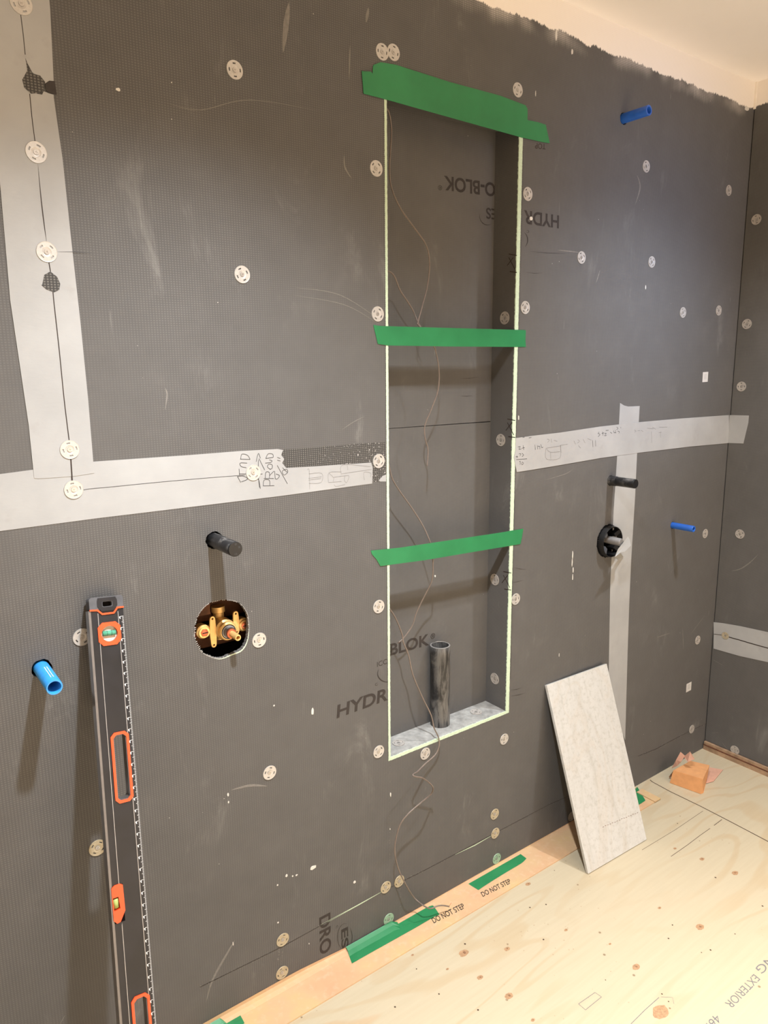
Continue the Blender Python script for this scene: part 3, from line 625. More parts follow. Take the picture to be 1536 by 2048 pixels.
WL = [
 (42, 8, 'washer at the top left corner of the photo, on the vertical white tape', .0016, None),
 (72, 305, 'washer on the vertical white tape, between the torn patch and the next washer down', .0016, None),
 (93, 504, 'washer on the vertical white tape just above the round dark patch', .0016, None),
 (139, 899, 'washer near the lower end of the vertical white tape', .0016, None),
 (147, 979, 'washer on the horizontal left tape, directly under the vertical tape', .0010, None),
 (469, 140, 'lone washer high on the left board, between the left tape and the niche', .0003, None),
 (484, 549, 'lone washer mid-height on the left board, above the handwriting', .0003, None),
 (506, 945, 'washer in the middle of the pencilled handwriting on the left tape', .0010, None),
 (764, 104, 'left one of two touching washers above the niche', .0003, None),
 (786.5, 105, 'right one of two touching washers above the niche', .0003, None),
 (752, 337, 'washer at the left edge of the niche, highest of that column', .0003, None),
 (755, 628, 'washer at the left edge of the niche just above the middle green tape', .0003, None),
 (757, 922, 'washer at the left edge of the niche on the torn dark mesh', .0005, None),
 (1035, 180, 'washer above the right end of the top green tapes', .0003, None),
 (1055, 388, 'washer at the right edge of the niche just above the upside-down lettering', .0003, None),
 (1050, 615, 'washer at the right edge of the niche just above the middle green tape', .0003, None),
 (1292, 333, 'washer below the upper right blue pipe', .0003, None),
 (1457, 381, 'dull washer high on the back wall close to the right corner', .0003, 'washer_dull'),
 (1162.5, 515, 'bluish washer right of the niche, left one of the level pair in daylight', .0003, None),
 (1303, 524, 'bluish washer right of the niche, right one of the level pair in daylight', .0003, None),
 (1365.5, 625, 'bluish washer above the white sticker, left of a duller one', .0003, None),
 (1437, 621, 'dull washer mid-height on the back wall near the right corner', .0003, 'washer_dull'),
 (518, 1280, 'washer right beside the brass valve cut-out', .0003, None),
 (164, 1274, 'washer half hidden behind the spirit level near its top vial', .0003, None),
 (195, 1695, 'washer half hidden behind the spirit level, in its shadow', .0003, 'washer_tan'),
 (539, 1545, 'lone washer low on the left board, below the valve', .0003, None),
 (757, 1213, 'washer at the left edge of the niche below the lowest green tape', .0003, None),
 (757, 1503, 'washer beside the bottom left corner of the niche', .0003, None),
 (850, 1507, 'washer just under the niche sill, touching the hanging cable', .0003, None),
 (1031, 1198, 'washer at the right edge of the niche below the lowest green tape', .0003, None),
 (1008, 1478, 'washer just below the bottom right corner of the niche', .0003, None),
 (989, 1628, 'topmost of three washers in a column below the niche', .0003, 'washer_tan'),
 (990, 1666, 'middle washer of the column below the niche, on the board joint', .0006, 'washer_tan'),
 (993, 1717, 'greenish washer just above the shorter green floor tape', .0003, 'washer_green'),
 (771, 1774, 'left one of two neighbouring washers on the lower board joint', .0006, 'washer_tan'),
 (798, 1762, 'right one of two neighbouring washers on the lower board joint, behind the cable', .0006, 'washer_tan'),
 (777, 1838, 'greenish washer just above the longer green floor tape', .0003, 'washer_green'),
 (565, 1879, 'upper one of two stacked washers at the foot of the left board', .0006, 'washer_tan'),
 (564, 1945, 'lower one of two stacked washers at the foot of the left board, touching the strip', .0003, 'washer_tan'),
 (1410, 1067, 'small dull washer right of the lower right blue pipe', .0003, 'washer_dull'),
 (1395, 1280, 'small washer above the lower white sticker near the right corner', .0003, 'washer_dull'),
 (1383, 1458, 'dull washer on the board joint low in the right corner', .0006, 'washer_dull'),
 (1143, 1632, 'washer peeking out at the left edge of the leaning tile', .0003, 'washer_dull')]
for px, py, lab, off, mt in WL: washer(W(px, py), N_W, lab, off, mat=mt)
for px, py, lab in [(1010, 636, 'highest washer on the inner right side of the niche, above the middle green tape'), (1002, 880, "second washer on the niche's inner right side, between middle and lowest green tapes"),
                    (990, 1159, 'third washer on the inner right side of the niche, just below the lowest green tape'), (990, 1357, 'bottom washer on the inner right side of the niche, near the sill')]:
    washer(jam(px, py), N_R, lab, .0006, mat='washer_dull')
for px, py, lab in [(797, 1486, 'dusty washer on the niche sill, left of the black pipe'), (952, 1424, 'dusty washer on the niche sill, right of the black pipe')]:
    washer(G(px, py, NB + .0088), N_F, lab, .0003, mat='washer_dull')
for px, py, lab in [(1513, 439, 'highest visible washer on the right-hand side wall'), (1494, 648, 'washer on the side wall, above the wrapped tape, second from top'), (1483, 773, 'washer on the side wall just above the wrapped white tape'),
                    (1480, 1068, 'washer on the side wall between the two white tapes'), (1470, 1500, 'washer on the side wall near its foot, above the plywood strip')]:
    washer(RW(px, py), N_R, lab, .0004, mat='washer_dull')
washer(RW(1451, 1271), N_R, 'bulging taped-over washer on the low tape of the side wall', .0014, mat='washer_tan', sc=.8)

# stickers
def sticker(px, py, s, lab):
    c = W(px, py); o = link('paper_sticker', slab([(c.x - s, c.z - s * 1.05), (c.x + s, c.z - s), (c.x + s * .97, c.z + s * 1.05), (c.x - s * 1.02, c.z + s)], (), .0004, FW, .0001), M['paper']); tag(o, lab, 'sticker', 'white paper stickers')
    link('faint_print', join(*[slab([(c.x - s * .5, c.z + q * s), (c.x + s * .5, c.z + q * s + .0003), (c.x + s * .5, c.z + q * s + .0012), (c.x - s * .5, c.z + q * s + .001)], (), .0001, FW, .0005) for q in (-.4, -.1, .2, .5)]), M['pencil2'], o)
sticker(1410.5, 754, .0165, 'upper small square white sticker, above the wrapped tape')
sticker(1377.5, 1374, .0165, 'lower small square white sticker, above the orange folded scrap')

# ================================================================== pipes
def hollow(o, ax, r, ri, L, back=.03):
    return lathe([(r, -back), (r, L - .001), (r - .0006, L), (ri + .0005, L), (ri, L - .001), (ri, -back)], o, ax, 40, True)
def pipe(name, base, L, r, ri, mat, label, cat, tilt=(0, 0), group=None):
    ax = Vector((tilt[0], -1, tilt[1])).normalized(); o = empty(name, base, label, cat, group)
    link('pipe_wall', hollow(base, ax, r, ri, L), M[mat], o)
    return o, ax
GB = 'blue plastic stub pipes'
p, ax = pipe('stub_pipe', bl, .101, .0138, .0108, 'lblue', 'light blue stub pipe left of the spirit level', 'pipe', group=GB)
link('pipe_plug', lathe([(.0108, -.02), (.0108, .03)], bl, ax), M['blue'], p)
link('printed_line', join(*[ribbon([bl + Vector((-.001 + d, -.03, .0139)), bl + Vector((-.001 + d, -.085, .0139))], .0012, Vector((0, 0, 1)), .0002) for d in (0, .004)]), M['white'], p)
p, ax = pipe('stub_pipe', bt, .082, .0135, .0088, 'blue', 'dark blue stub pipe high on the right, near the ceiling paint', 'pipe', group=GB)
link('pipe_plug', lathe([(.0088, -.02), (.0088, .02)], bt, ax), M['black'], p)
p, ax = pipe('stub_pipe', br, .080, .0108, .0068, 'blue', 'blue stub pipe at the lower right, beside the vertical white tape', 'pipe', group=GB)
link('pipe_plug', lathe([(.0068, -.02), (.0068, .02)], br, ax), M['black'], p)
def capped(base, L, r, label):
    ax = Vector((0, -1, 0)); o = empty('capped_pipe', base, label, 'pipe', 'capped black stub pipes')
    link('pipe_wall', lathe([(r * .96, -.03), (r * .96, L * .12), (r, L * .13), (r, L - .004), (r * .97, L - .001)], base, ax), M['abs'], o)
    cp = link('end_cap', lathe([(r * .985, L - .006), (r * .985, L), (r * .93, L + .0012)], base, ax), M['black'], o)
    return o, cp
o, cp = capped(kl, .102, .0152, 'black capped stub pipe directly above the brass valve')
for q, (s, dx, dz) in enumerate((('02', .006, .0015), ('11', -.002, -.0115), ('0', -.001, .0085))):
    b0 = kl + Vector((dx, -.1035, dz)); link('moulded_mark', text_mesh(s, b0, b0 + Vector((.004, 0, 0)), b0 + Vector((0, 0, .004)), N_W, .0, .0001, .0001), M['capm'], cp)
o, cp = capped(kr, .090, .0145, 'black capped stub pipe on the right, above the black valve guard')
link('pipe_sleeve', lathe([(.0156, -.02), (.0156, .022), (.0146, .024)], kr, Vector((0, -1, 0))), M['abs'], o)

# cut drain pipe standing on the niche sill
zs = NB + .0085
pb = G(880, 1447, zs); pr = .0278; ph = 0
top = W(880, 1290, pb.y); ph = top.z - zs
o = empty('upright_pipe', pb, 'scuffed black pipe offcut standing upright on the niche sill', 'pipe')
link('pipe_wall', lathe([(pr, 0), (pr, ph - .024), (pr * 1.025, ph - .022), (pr * 1.025, ph - .001), (pr, ph), (pr * .87, ph), (pr * .87, 0)], pb, Vector((0, 0, 1)), 48, True), M['abs_dusty'], o)
link('saw_cut_rim', lathe([(pr * 1.02, ph), (pr * .98, ph + .0006), (pr * .88, ph + .0006), (pr * .87, ph)], pb, Vector((0, 0, 1)), 48, True), M['screw'], o)
link('inner_wall', lathe([(pr * .865, .002), (pr * .865, ph * .3), (pr * .84, ph * .3), (pr * .84, .002)], pb, Vector((0, 0, 1)), 48, True), M['black'], o)

# ================================================================== brass valve
vy = .028
vc = W(451, 1259, vy); Y_ = Vector((0, -1, 0)); X_ = Vector((1, 0, 0)); Z_ = Vector((0, 0, 1))
vo_ = empty('shower_valve', vc, 'rough brass shower valve inside the round cut-out of the left board', 'valve')
link('valve_body', join(lathe([(.012, -.045), (.020, -.04), (.023, -.02), (.023, .0), (.019, .004), (.0205, .006), (.0205, .014), (.018, .017)], vc, Y_),
     tube([vc + X_ * -.05 + Y_ * -.018, vc + X_ * .048 + Y_ * -.018], .0125, 20), lathe([(.013, -.03), (.012, .03), (.015, .032), (.015, .045)], vc + Y_ * -.035, Z_, 24)), M['brass'], vo_)
for sx, dz in ((-.050, .006), (.044, .001)):
    c = vc + Vector((sx, 0, dz)); st = link('service_stop', lathe([(.0095, -.03), (.014, -.024), (.0155, -.008), (.0155, -.002), (.012, .0), (.012, .005)], c, Y_, 32), M['brass'], vo_)
    link('stop_screw', join(lathe([(.0085, .004), (.0085, .0075), (.0075, .008)], c, Y_, 6)), M['copper'], st)
    link('screw_slot', box(c + Vector((-.006, -.0088, -.001)), c + Vector((.006, -.0076, .001))), M['dark'], st)
for sx in (-.0285, .026):
    for sg, ln in ((1, .036), (-1, .034 if sx < 0 else .014)):
        c = vc + Vector((sx, .004, 0)); tipz = sg * ln
        pts = [(-.0075, 0), (-.006, tipz * .8)] + [(-.0055 * math.cos(a), tipz * .85 + sg * .0055 * math.sin(a)) for a in [math.pi * i / 8 for i in range(9)]] + [(.006, tipz * .8), (.0075, 0)]
        FM = frame(c, X_, Z_, Y_); link('mounting_ear', slab(pts, [circ(0, tipz * .85, .0024, 14)], .0045, FM, 0), M['brass'], vo_)
link('cartridge', lathe([(.0155, .012), (.0155, .017), (.0145, .0175), (.0125, .0175), (.0125, .027), (.0108, .024)], vc, Y_), M['ridge'], vo_)
link('sealing_ring', lathe([(.0148, .0168), (.0165, .0168), (.0165, .0182), (.0148, .0182)], vc, Y_, 40, True), M['black'], vo_)
link('red_collar', lathe([(.0105, .027), (.0105, .033), (.0085, .034)], vc, Y_), M['copper'], vo_)
link('valve_stem', lathe([(.0068, .03), (.0068, .063), (.0062, .0645), (.0044, .0645), (.0044, .05)], vc, Y_), M['brass'], vo_)
link('supply_pipe', join(tube([vc + X_ * -.05 + Y_ * -.02, vc + Vector((-.2, .02, -.012))], .0085, 16), tube([vc + X_ * .05 + Y_ * -.02, vc + Vector((.17, .02, -.008))], .0085, 16)), M['copper'], vo_)

# ================================================================== black valve guard on the right
go = empty('valve_guard', rg, 'round black plastic valve guard with toothed rim on the right, torn tape curling over it', 'valve guard')
R0 = .0495
link('guard_ring', lathe([(R0, -.012), (R0, .0195), (R0 - .0006, .021), (R0 - .0025, .021), (R0 - .003, .0195), (R0 - .003, -.045), (R0, -.045)], rg, Y_, 56, True), M['black'], go)
link('guard_floor', lathe([(R0 - .004, -.045), (R0 - .004, -.041)], rg, Y_, 48), M['black'], go)
ms = []
for i in range(56):
    a = 2 * math.pi * i / 56 + .05; d = Vector((math.cos(a), 0, math.sin(a))); t_ = Vector((-math.sin(a), 0, math.cos(a))); p = rg + d * (R0 + .0005) + Y_ * .001
    L_ = random.uniform(.0025, .0055); q = [p - t_ * .0011, p + t_ * .0011, p + d * L_ + t_ * .0004, p + d * L_ - t_ * .0005]
    ms.append(hexa(q, [v + Y_ * .002 for v in q]))
link('toothed_rim', join(*ms), M['black'], go)
for ang in (40, 140, 222, 318):
    a = math.radians(ang); d = Vector((math.cos(a), 0, math.sin(a))); t_ = Vector((-math.sin(a), 0, math.cos(a))); p = rg + d * .031 + Y_ * .006
    link('inner_lug', hexa([p - t_ * .008 - d * .006 + Y_ * -.04, p + t_ * .008 - d * .006 + Y_ * -.04, p + t_ * .008 + d * .016 + Y_ * -.04, p - t_ * .008 + d * .016 + Y_ * -.04],
         [p - t_ * .007 - d * .004 + Y_ * .006, p + t_ * .007 - d * .004 + Y_ * .006, p + t_ * .007 + d * .016 + Y_ * .014, p - t_ * .007 + d * .016 + Y_ * .014]), M['capm'] if ang in (140, 222) else M['black'], go)
ci = rg + Vector((.0, 0, .004))
link('centre_tube', lathe([(.0122, -.04), (.0122, .050), (.0112, .052)], ci, Y_, 32), M['ridge'], go)
link('brass_fitting', lathe([(.008, -.03), (.008, -.005), (.006, -.003)], rg + Vector((-.030, 0, .002)), Y_, 20), M['brass'], go)
# torn tape flap
def flap(pp, mat, parent, name, th=.0006):
    vs = [Vector(p) for p in pp]; n = (vs[1] - vs[0]).cross(vs[-1] - vs[0]).normalized() * th
    k = len(vs); return link(name, mesh([v for v in vs] + [v + n for v in vs], [tuple(range(k)), tuple(range(k, 2 * k))[::-1]] + [(i, (i + 1) % k, k + (i + 1) % k, k + i) for i in range(k)]), M[mat], parent)
fpx = [((1230, 1113), .062), ((1236, 1098), .060), ((1245, 1087), .057), ((1256, 1073), .050), ((1260, 1080), .052), ((1262, 1091), .056), ((1250, 1103), .061), ((1238, 1106), .063), ((1233, 1112), .064)]
cpt = W(1247, 1094, -.058); vs = [W(p[0], p[1], -d) for p, d in fpx]; n_ = len(vs)
link('torn_tape_flap', mesh([cpt] + vs, [(0, i + 1, (i + 1) % n_ + 1) for i in range(n_)]), M['tape'], go)
flap([W(1229, 1114, -.061), W(1241, 1106, -.062), W(1247, 1114, -.002), W(1236, 1120, -.002)], 'tape', go, 'torn_tape_flap')

# ================================================================== cables
def cable(pts, label, r=.0016, split=None):
    P = smooth_path([W(px, py, y) for px, py, y in pts], 8); o = link('cable', tube(P, r, 8), M['wire']); tag(o, label, 'cable', 'thin brown cables in the niche'); return o
cable([(769, 214, .012), (778, 225, .02), (783, 260, .03), (781, 300, .03), (779, 340, .03), (783, 375, .03), (800, 415, .03), (828, 455, .03), (852, 490, .03), (859, 525, .035), (855, 570, .035), (845, 610, .022), (836, 645, .010), (838, 652, .006), (866, 690, .004), (872, 705, .01), (878, 740, .02), (876, 780, .025), (862, 820, .03), (850, 850, .035), (850, 875, .035), (856, 900, .035), (854, 932, .03)],
      'longest cable, from the top left of the niche down past the middle green tape')
cable([(774, 542, .012), (782, 545, .02), (790, 555, .025), (800, 580, .03), (815, 603, .03), (826, 621, .034), (834, 640, .026), (840, 652, .016), (846, 662, .012)], 'short cable from the left side of the niche to the middle green tape')
cable([(775, 922, .012), (779, 935, .02), (785, 958, .022), (800, 983, .025), (825, 1018, .025), (845, 1050, .018), (858, 1078, .005), (864, 1100, .003), (866, 1125, .006), (864, 1160, .015), (850, 1190, .03), (833, 1225, .04), (825, 1250, .045), (808, 1275, .05), (796, 1286, .052)], 'cable from the left side of the niche, passing behind the lowest green tape')
cable([(775, 1216, .012), (780, 1219, .016), (792, 1238, .02), (804, 1268, .022), (807, 1285, .02), (817, 1310, .018), (826, 1350, .014), (845, 1395, .008), (862, 1430, .0), (868, 1455, -.004), (877, 1475, -.008), (878, 1492, -.012), (870, 1510, -.014), (850, 1528, -.02), (836, 1542, -.03), (826, 1549, -.04), (830, 1553, -.045), (845, 1556, -.045), (860, 1567, -.04), (866, 1576, -.04), (862, 1588, -.024), (842, 1605, -.045), (816, 1628, -.045), (800, 1650, -.04), (791, 1682, -.035), (790, 1708, -.035), (797, 1738, -.035), (812, 1770, -.038), (828, 1795, -.024), (845, 1810, -.05)], 'cable hanging out of the niche and down in front of the wall', .0018)
lastP = [W(845, 1810, -.05), W(860, 1817, -.055), W(875, 1812, -.06), W(886, 1811, -.062), W(898, 1813, -.064)]
o = bpy.data.objects['cable.003'] if 'cable.003' in bpy.data.objects else None
if o: link('cable_tip', tube(smooth_path(lastP, 6), .0019, 8), M['wire'], o); link('bare_conductor', tube([lastP[-1], W(903, 1805, -.064)], .0005, 5), M['copper'], o)

# ================================================================== spirit level
O = Vector((.3185, -.030, 1.088)); Bt = Vector((.221, -.357, -.004))
Lx = (O - Bt).normalized(); LEN = (O - Bt).length
U = (Vector((1, 0, 0)) - Lx * Lx.x).normalized(); NN = U.cross(Lx).normalized()
if NN.y > 0: NN = -NN
LW = .0585; LT = .024
FL = frame(O, U, Lx, NN)        # local: u across, v negative downwards, n towards the room
def lp(px, py):
    p = PL(px, py, O, NN) - O; return (p.dot(U), p.dot(Lx))
lv = empty('spirit_level', Bt + U * (LW / 2), 'black box spirit level with orange vials leaning against the left board', 'spirit level')
def s_at(px, py): return lp(px, py)[1]
h1t, h1b = s_at(235, 1464), s_at(238, 1607); v1 = s_at(212, 1268); ct, cb = s_at(228, 1772), s_at(225, 1850); h2t = s_at(272, 1992)
mid = (h1t + h1b + 0) ; cen = (ct + cb) / 2
def oct_(cu, cv, hw_, hh, ch): return [(cu - hw_ + ch, cv - hh), (cu + hw_ - ch, cv - hh), (cu + hw_, cv - hh + ch), (cu + hw_, cv + hh - ch), (cu + hw_ - ch, cv + hh), (cu - hw_ + ch, cv + hh), (cu - hw_, cv + hh - ch), (cu - hw_, cv - hh + ch)]
hcu = .0335; hmid = (h1t + h1b) / 2; hh = abs(h1t - h1b) / 2
h2mid = h2t - hh; v3 = -LEN - v1
vcu = .0300
hl = [oct_(vcu, v1, .0155, .0155, .005), oct_(hcu, hmid, .0118, hh - .0045, .005), oct_(hcu, h2mid, .0118, hh - .0045, .005), oct_(vcu, v3, .0155, .0155, .005)]
nt = .0185
body = [(0, -.022), (0, ct), (nt, ct), (nt, cb), (0, cb), (0, -LEN + .022), (LW, -LEN + .022), (LW, -.022)]
link('body', slab(body, hl, LT, FL, -LT), M['lvl'], lv)
# bevelled edge rails beside the web, bare ridges, milled left edge
link('web_ridge', slab([(.0115, -.03), (.0127, -.03), (.0127, ct), (.0115, ct)], (), .0012, FL, 0), M['ridge'], lv)
link('web_ridge', slab([(.0115, cb - .006), (.0127, cb - .002), (.0127, -LEN + .03), (.0115, -LEN + .03)], (), .0012, FL, 0), M['ridge'], lv)
link('web_ridge', slab([(.0478, -.03), (.0490, -.03), (.0490, -LEN + .03), (.0478, -LEN + .03)], (), .0012, FL, 0), M['ridge'], lv)
link('milled_edge', slab([(-.0042, -.024), (0, -.024), (0, -LEN + .024), (-.0042, -LEN + .024)], (), LT, FL, -LT), M['lvledge'], lv)
# end caps with hanging hole and orange gasket line
def cap(v0, sg):
    f = lambda pts: [(a, v0 + sg * b) for a, b in pts]
    c = link('end_cap', slab(f([(.002, 0), (LW - .002, 0), (LW + .0006, -.003), (LW + .0006, -.022), (.047, -.022), (.040, -.024), (.020, -.024), (.012, -.023), (-.0022, -.022), (-.0022, -.003)]), [oct_(.030, v0 - sg * .014, .0085, .0045, .0015)], LT + .0016, FL, -LT - .0002), M['capm'], lv)
    link('hanging_hole', slab(oct_(.030, v0 - sg * .014, .0085, .0045, .0015), (), LT * .5, FL, -LT), M['dark'], c)
    link('cap_face', slab(f([(.013, -.002), (.045, -.002), (.048, -.008), (.048, -.018), (.041, -.027), (.019, -.027), (.0115, -.018), (.0115, -.008)]), [oct_(.030, v0 - sg * .014, .0095, .0055, .0015)], .0009, FL, .0014), M['lvl'], c)
    link('gasket_line', slab(f([(-.0024, -.022), (.012, -.0225), (.020, -.0305), (.040, -.0305), (.047, -.0215), (LW + .0008, -.0215), (LW + .0008, -.0245), (.0482, -.0248), (.0412, -.0338), (.0192, -.0338), (.0112, -.0258), (-.0024, -.0248)]), (), .0022, FL, 0), M['orange'], c)
cap(0, 1); cap(-LEN, -1)
def ringframe(nm, cu, cv, hw_, hh_, ch, hw2, hh2, round_=False):
    inner = circ(cu, cv, hw2, 36) if round_ else oct_(cu, cv, hw2, hh2, ch * .8)
    return link(nm, slab(oct_(cu, cv, hw_, hh_, ch), [inner], .004, FL, -.0015), M['orange'], lv)
for cv in (v1, v3):
    r_f = ringframe('vial_frame', vcu, cv, .0205, .0215, .0085, .0145, .0145, True)
    link('vial_block', slab(circ(vcu, cv, .0146, 30), (), .012, FL, -.016), M['vialglass'], r_f)
    a = O + U * (vcu - .0115) + Lx * (cv + .001) + NN * -.002; b = O + U * (vcu + .0115) + Lx * (cv + .001) + NN * -.002
    vt = link('vial', tube([a, b], .0048, 16), M['fluid'], r_f)
    for k_ in (-.004, .004): link('vial_line', lathe([(.00495, -.0003), (.0052, -.0003), (.0052, .0003), (.00495, .0003)], (a + b) / 2 + U * k_, U, 20, True), M['black'], vt)
for cv in (hmid, h2mid):
    g_ = ringframe('handle_trim', hcu, cv, .0163, hh, .007, .0117, hh - .0047)
    link('handle_liner', slab(oct_(hcu, cv, .0124, hh - .004, .005), [oct_(hcu, cv, .0105, hh - .0058, .004)], LT, FL, -LT), M['lvledge'], g_)
ec = link('edge_vial_frame', slab([(-.0015, ct - .003), (.004, ct + .001), (.013, ct + .0015), (nt, ct - .002), (nt + .001, cb + .018), (.010, cb + .001), (.004, cb), (-.0015, cb + .006)], [[(-.0002, ct - .020), (.0095, ct - .020), (.0115, cb + .024), (.0005, cb + .022)]], LT, FL, -LT + .002), M['orange'], lv)
link('edge_vial_block', slab([(0.0, ct - .021), (.0095, ct - .021), (.0113, cb + .025), (.0006, cb + .023)], (), LT * .5, FL, -LT * .8), M['vialglass'], ec)
link('edge_vial', tube([O + U * .0050 + Lx * (ct - .023) + NN * -.003, O + U * .0058 + Lx * (cb + .026) + NN * -.003], .0046, 16), M['fluidy'], ec)
ms = []; k = 0; v = -.04
while v > -LEN + .04:
    L_ = .0062 if k % 10 == 0 else (.0042 if k % 5 == 0 else .0024)
    ms.append(slab([(LW - .0005, v), (LW - .0005 - L_, v), (LW - .0005 - L_, v - .0007), (LW - .0005, v - .0007)], (), .00025, FL, 0))
    if k % 10 == 0: ms.append(slab([(LW - .0085, v - .0005), (LW - .0062, v - .0005), (LW - .0062, v - .005), (LW - .0072, v - .005), (LW - .0085, v - .0022)], (), .00025, FL, 0))
    v -= .0021; k += 1
link('ruler_marks', join(*ms), M['white'], lv)

# ================================================================== leaning tile
yaw, tilt, tw, thh = -.0331, .338, .2802, .568
b0 = Vector((1.6165, -.1896 - .007, .0)); tu = Vector((math.cos(yaw), math.sin(yaw), 0)); tn = Vector((-math.sin(yaw), math.cos(yaw), 0))
tvv = tn * math.sin(tilt) + Vector((0, 0, math.cos(tilt))); tN = tu.cross(tvv).normalized()
if tN.y > 0: tN = -tN
b0 = b0 + Vector((0, 0, .0085 * math.sin(tilt)))
pts = densify([(0, 0), (tw, 0), (tw, thh), (0, thh)], .02, .0)
FT = frame(b0, tu, tvv, tN)
me = slab([(0, 0), (tw, 0), (tw, thh), (0, thh)], (), .0085, Matrix.Identity(4), -.0085)
tl = link('floor_tile', me, M['stone']); tl.matrix_world = FT
tag(tl, 'rectangular beige stone-look tile leaning against the wall right of the niche', 'tile')
bv = tl.modifiers.new('bevel', 'BEVEL'); bv.width = .0009; bv.segments = 2
def dash(name, pts, wd, mat): 
    m_ = ribbon([Vector((x, y, 0)) for x, y in pts], wd, Vector((0, 0, 1)), .0004); o_ = bpy.data.objects.new(name, m_); COL.objects.link(o_); m_.materials.append(M[mat]); o_.parent = tl; return o_
def tl2(px, py): p = PL(px, py, b0, tN) - b0; return (p.dot(tu), p.dot(tvv))
x0, x1 = tl2(1205, 1654), tl2(1278, 1624)
ms = []
for i in range(16):
    a, b = i / 16, (i + .55) / 16; ms.append(ribbon([Vector((x0[0] + (x1[0] - x0[0]) * q, x0[1] + (x1[1] - x0[1]) * q + random.uniform(-.001, .001), 0)) for q in (a, b)], .0013, Vector((0, 0, 1)), .0004))
m_ = join(*ms); m_.materials.append(M['trimd']); o_ = bpy.data.objects.new('chipped_score_line', m_); COL.objects.link(o_); o_.parent = tl

# ================================================================== floor details
fs = lambda name, me, mat: link(name, me, M[mat], fl)
def frib(pts, wd, off=.0003, taper=False): return ribbon([G(*p) for p in pts], wd, N_F, off, taper)
fs('sheet_joint', frib([(1300, 1560), (1305, 1564), (1340, 1583), (1400, 1612), (1460, 1643), (1536, 1683), (1600, 1716)], .0035), 'seam')
fs('snapped_line', frib([(1406, 1622), (1350, 1660), (1284, 1700)], .0012), 'seam')
fs('snapped_line', join(frib([(1444, 1639), (1428, 1651)], .002), frib([(1420, 1657), (1400, 1671), (1375, 1690), (1342, 1713)], .0016)), 'seam')
fs('pencil_box', join(*[frib([a, b], .0012) for a, b in (((1157, 2008), (1190, 1985)), ((1190, 1985), (1203, 1994)), ((1203, 1994), (1171, 2020)), ((1171, 2020), (1157, 2008)))]), 'stamp')
fs('pencil_stroke', join(frib([(1262, 2048), (1290, 2020), (1318, 1995)], .0014), frib([(1322, 1994), (1345, 1995), (1348, 2008)], .0009), frib([(888, 1790), (918, 1822)], .0014)), 'stamp')
def knot(px, py, r, core=True):
    c = G(px, py); o_ = fs('wood_knot', slab([(c.x + r * 1.5 * math.cos(a) * random.uniform(.85, 1.1), c.y + r * math.sin(a) * random.uniform(.85, 1.1)) for a in [2 * math.pi * i / 18 for i in range(18)]], (), .0002, FF, .0001), 'knot')
    if core: link('knot_core', slab(circ(c.x + r * .2, c.y, r * .4, 12, r * .1), (), .0001, FF, .0003), M['knotd'], o_)
for q in [(1321, 2024, .016, False), (1272, 1934, .008), (1400, 1854, .009), (928, 1906, .010), (960, 1955, .006), (1014, 1898, .006), (1018, 1992, .008), (1066, 2040, .004), (1470, 1746, .008), (1404, 1718, .006), (1132, 1860, .004), (1319, 1816, .004), (1056, 1768, .006), (1350, 1697, .004), (895, 1938, .003), (825, 1910, .003), (1220, 1888, .003)]: knot(*q)
for q in [(1211, 1960), (1324, 1988), (1337, 2003), (1403, 1905), (1421, 1900), (1087, 1879), (833, 1938), (790, 2014), (956, 2020), (930, 1888), (1109, 1741), (878, 1988), (1355, 1647), (1525, 1812), (1337, 1877), (1345, 1850), (1431, 1755), (1470, 1868), (1060, 1815), (1092, 1809)]:
    c = G(*q); fs('nail_hole', slab(circ(c.x, c.y, random.uniform(.0014, .0028), 10, .0004), (), .0001, FF, .0001), 'seam')
t0 = lambda px, py: G(px, py)
def ft(s, p0, p1, p2, mat='stamp', z=0.0, bold=0.0, parent=None):
    return link('stamped_lettering', text_mesh(s, G(*p0, z), G(*p1, z), G(*p2, z), N_F, bold, .0001, .0003), M[mat], parent or fl)
ft('EXTERIOR', (1507, 1948), (1449, 2006), (1521, 1959), bold=-.005)
ft('467', (1430, 2027), (1407, 2052), (1444, 2040), bold=-.005)
ft('ING', (1544, 1906), (1510, 1936), (1558, 1918), bold=-.005)

# orange membrane strip along the foot of the wall, turned up a little against it
def yz(px, py): return G(px, py)
x_a, x_b = .15, 2.12
prof = [(-.0, .0105), (-.004, .006), (-.012, .0035), (-.101, .0032), (-.102, .0)]
K = 60; vs = []; fcs = []
for i in range(K + 1):
    x = x_a + (x_b - x_a) * i / K
    up = .016 * max(0.0, min(1.0, (.93 - x) / .2)) + .001 * noise.noise(Vector((x * 4, 0, 0)))
    pr_ = [(-.0008, .006 + up), (-.0014, .004 + up * .6), (-.006, .0045 + up * .12), (-.018, .0035), (-.101, .0032), (-.1015, .0004), (-.01, .0004), (-.0008, .001)]
    for y, z in pr_: vs.append((x, y, z))
q = 8
for i in range(K):
    for j in range(q): fcs.append((i * q + j, i * q + (j + 1) % q, (i + 1) * q + (j + 1) % q, (i + 1) * q + j))
fcs.append(tuple(range(q))); fcs.append(tuple(range(K * q, K * q + q))[::-1])
strip = link('membrane_strip', mesh(vs, fcs), M['membrane']); tag(strip, 'long orange waterproofing membrane strip lying along the foot of the wall', 'membrane')
ft('DO NOT STEP', (868, 1847), (931, 1816), (862, 1837), 'inkd', .0033, .008, strip)
ft('DO NOT STEP', (966, 1794), (1023, 1766), (961, 1785), 'inkd', .0033, .008, strip)
link('folded_end', box((2.095, -.104, .0033), (2.128, -.03, .0068)), M['membrane'], strip)
GF = 'green tapes holding the orange strip'
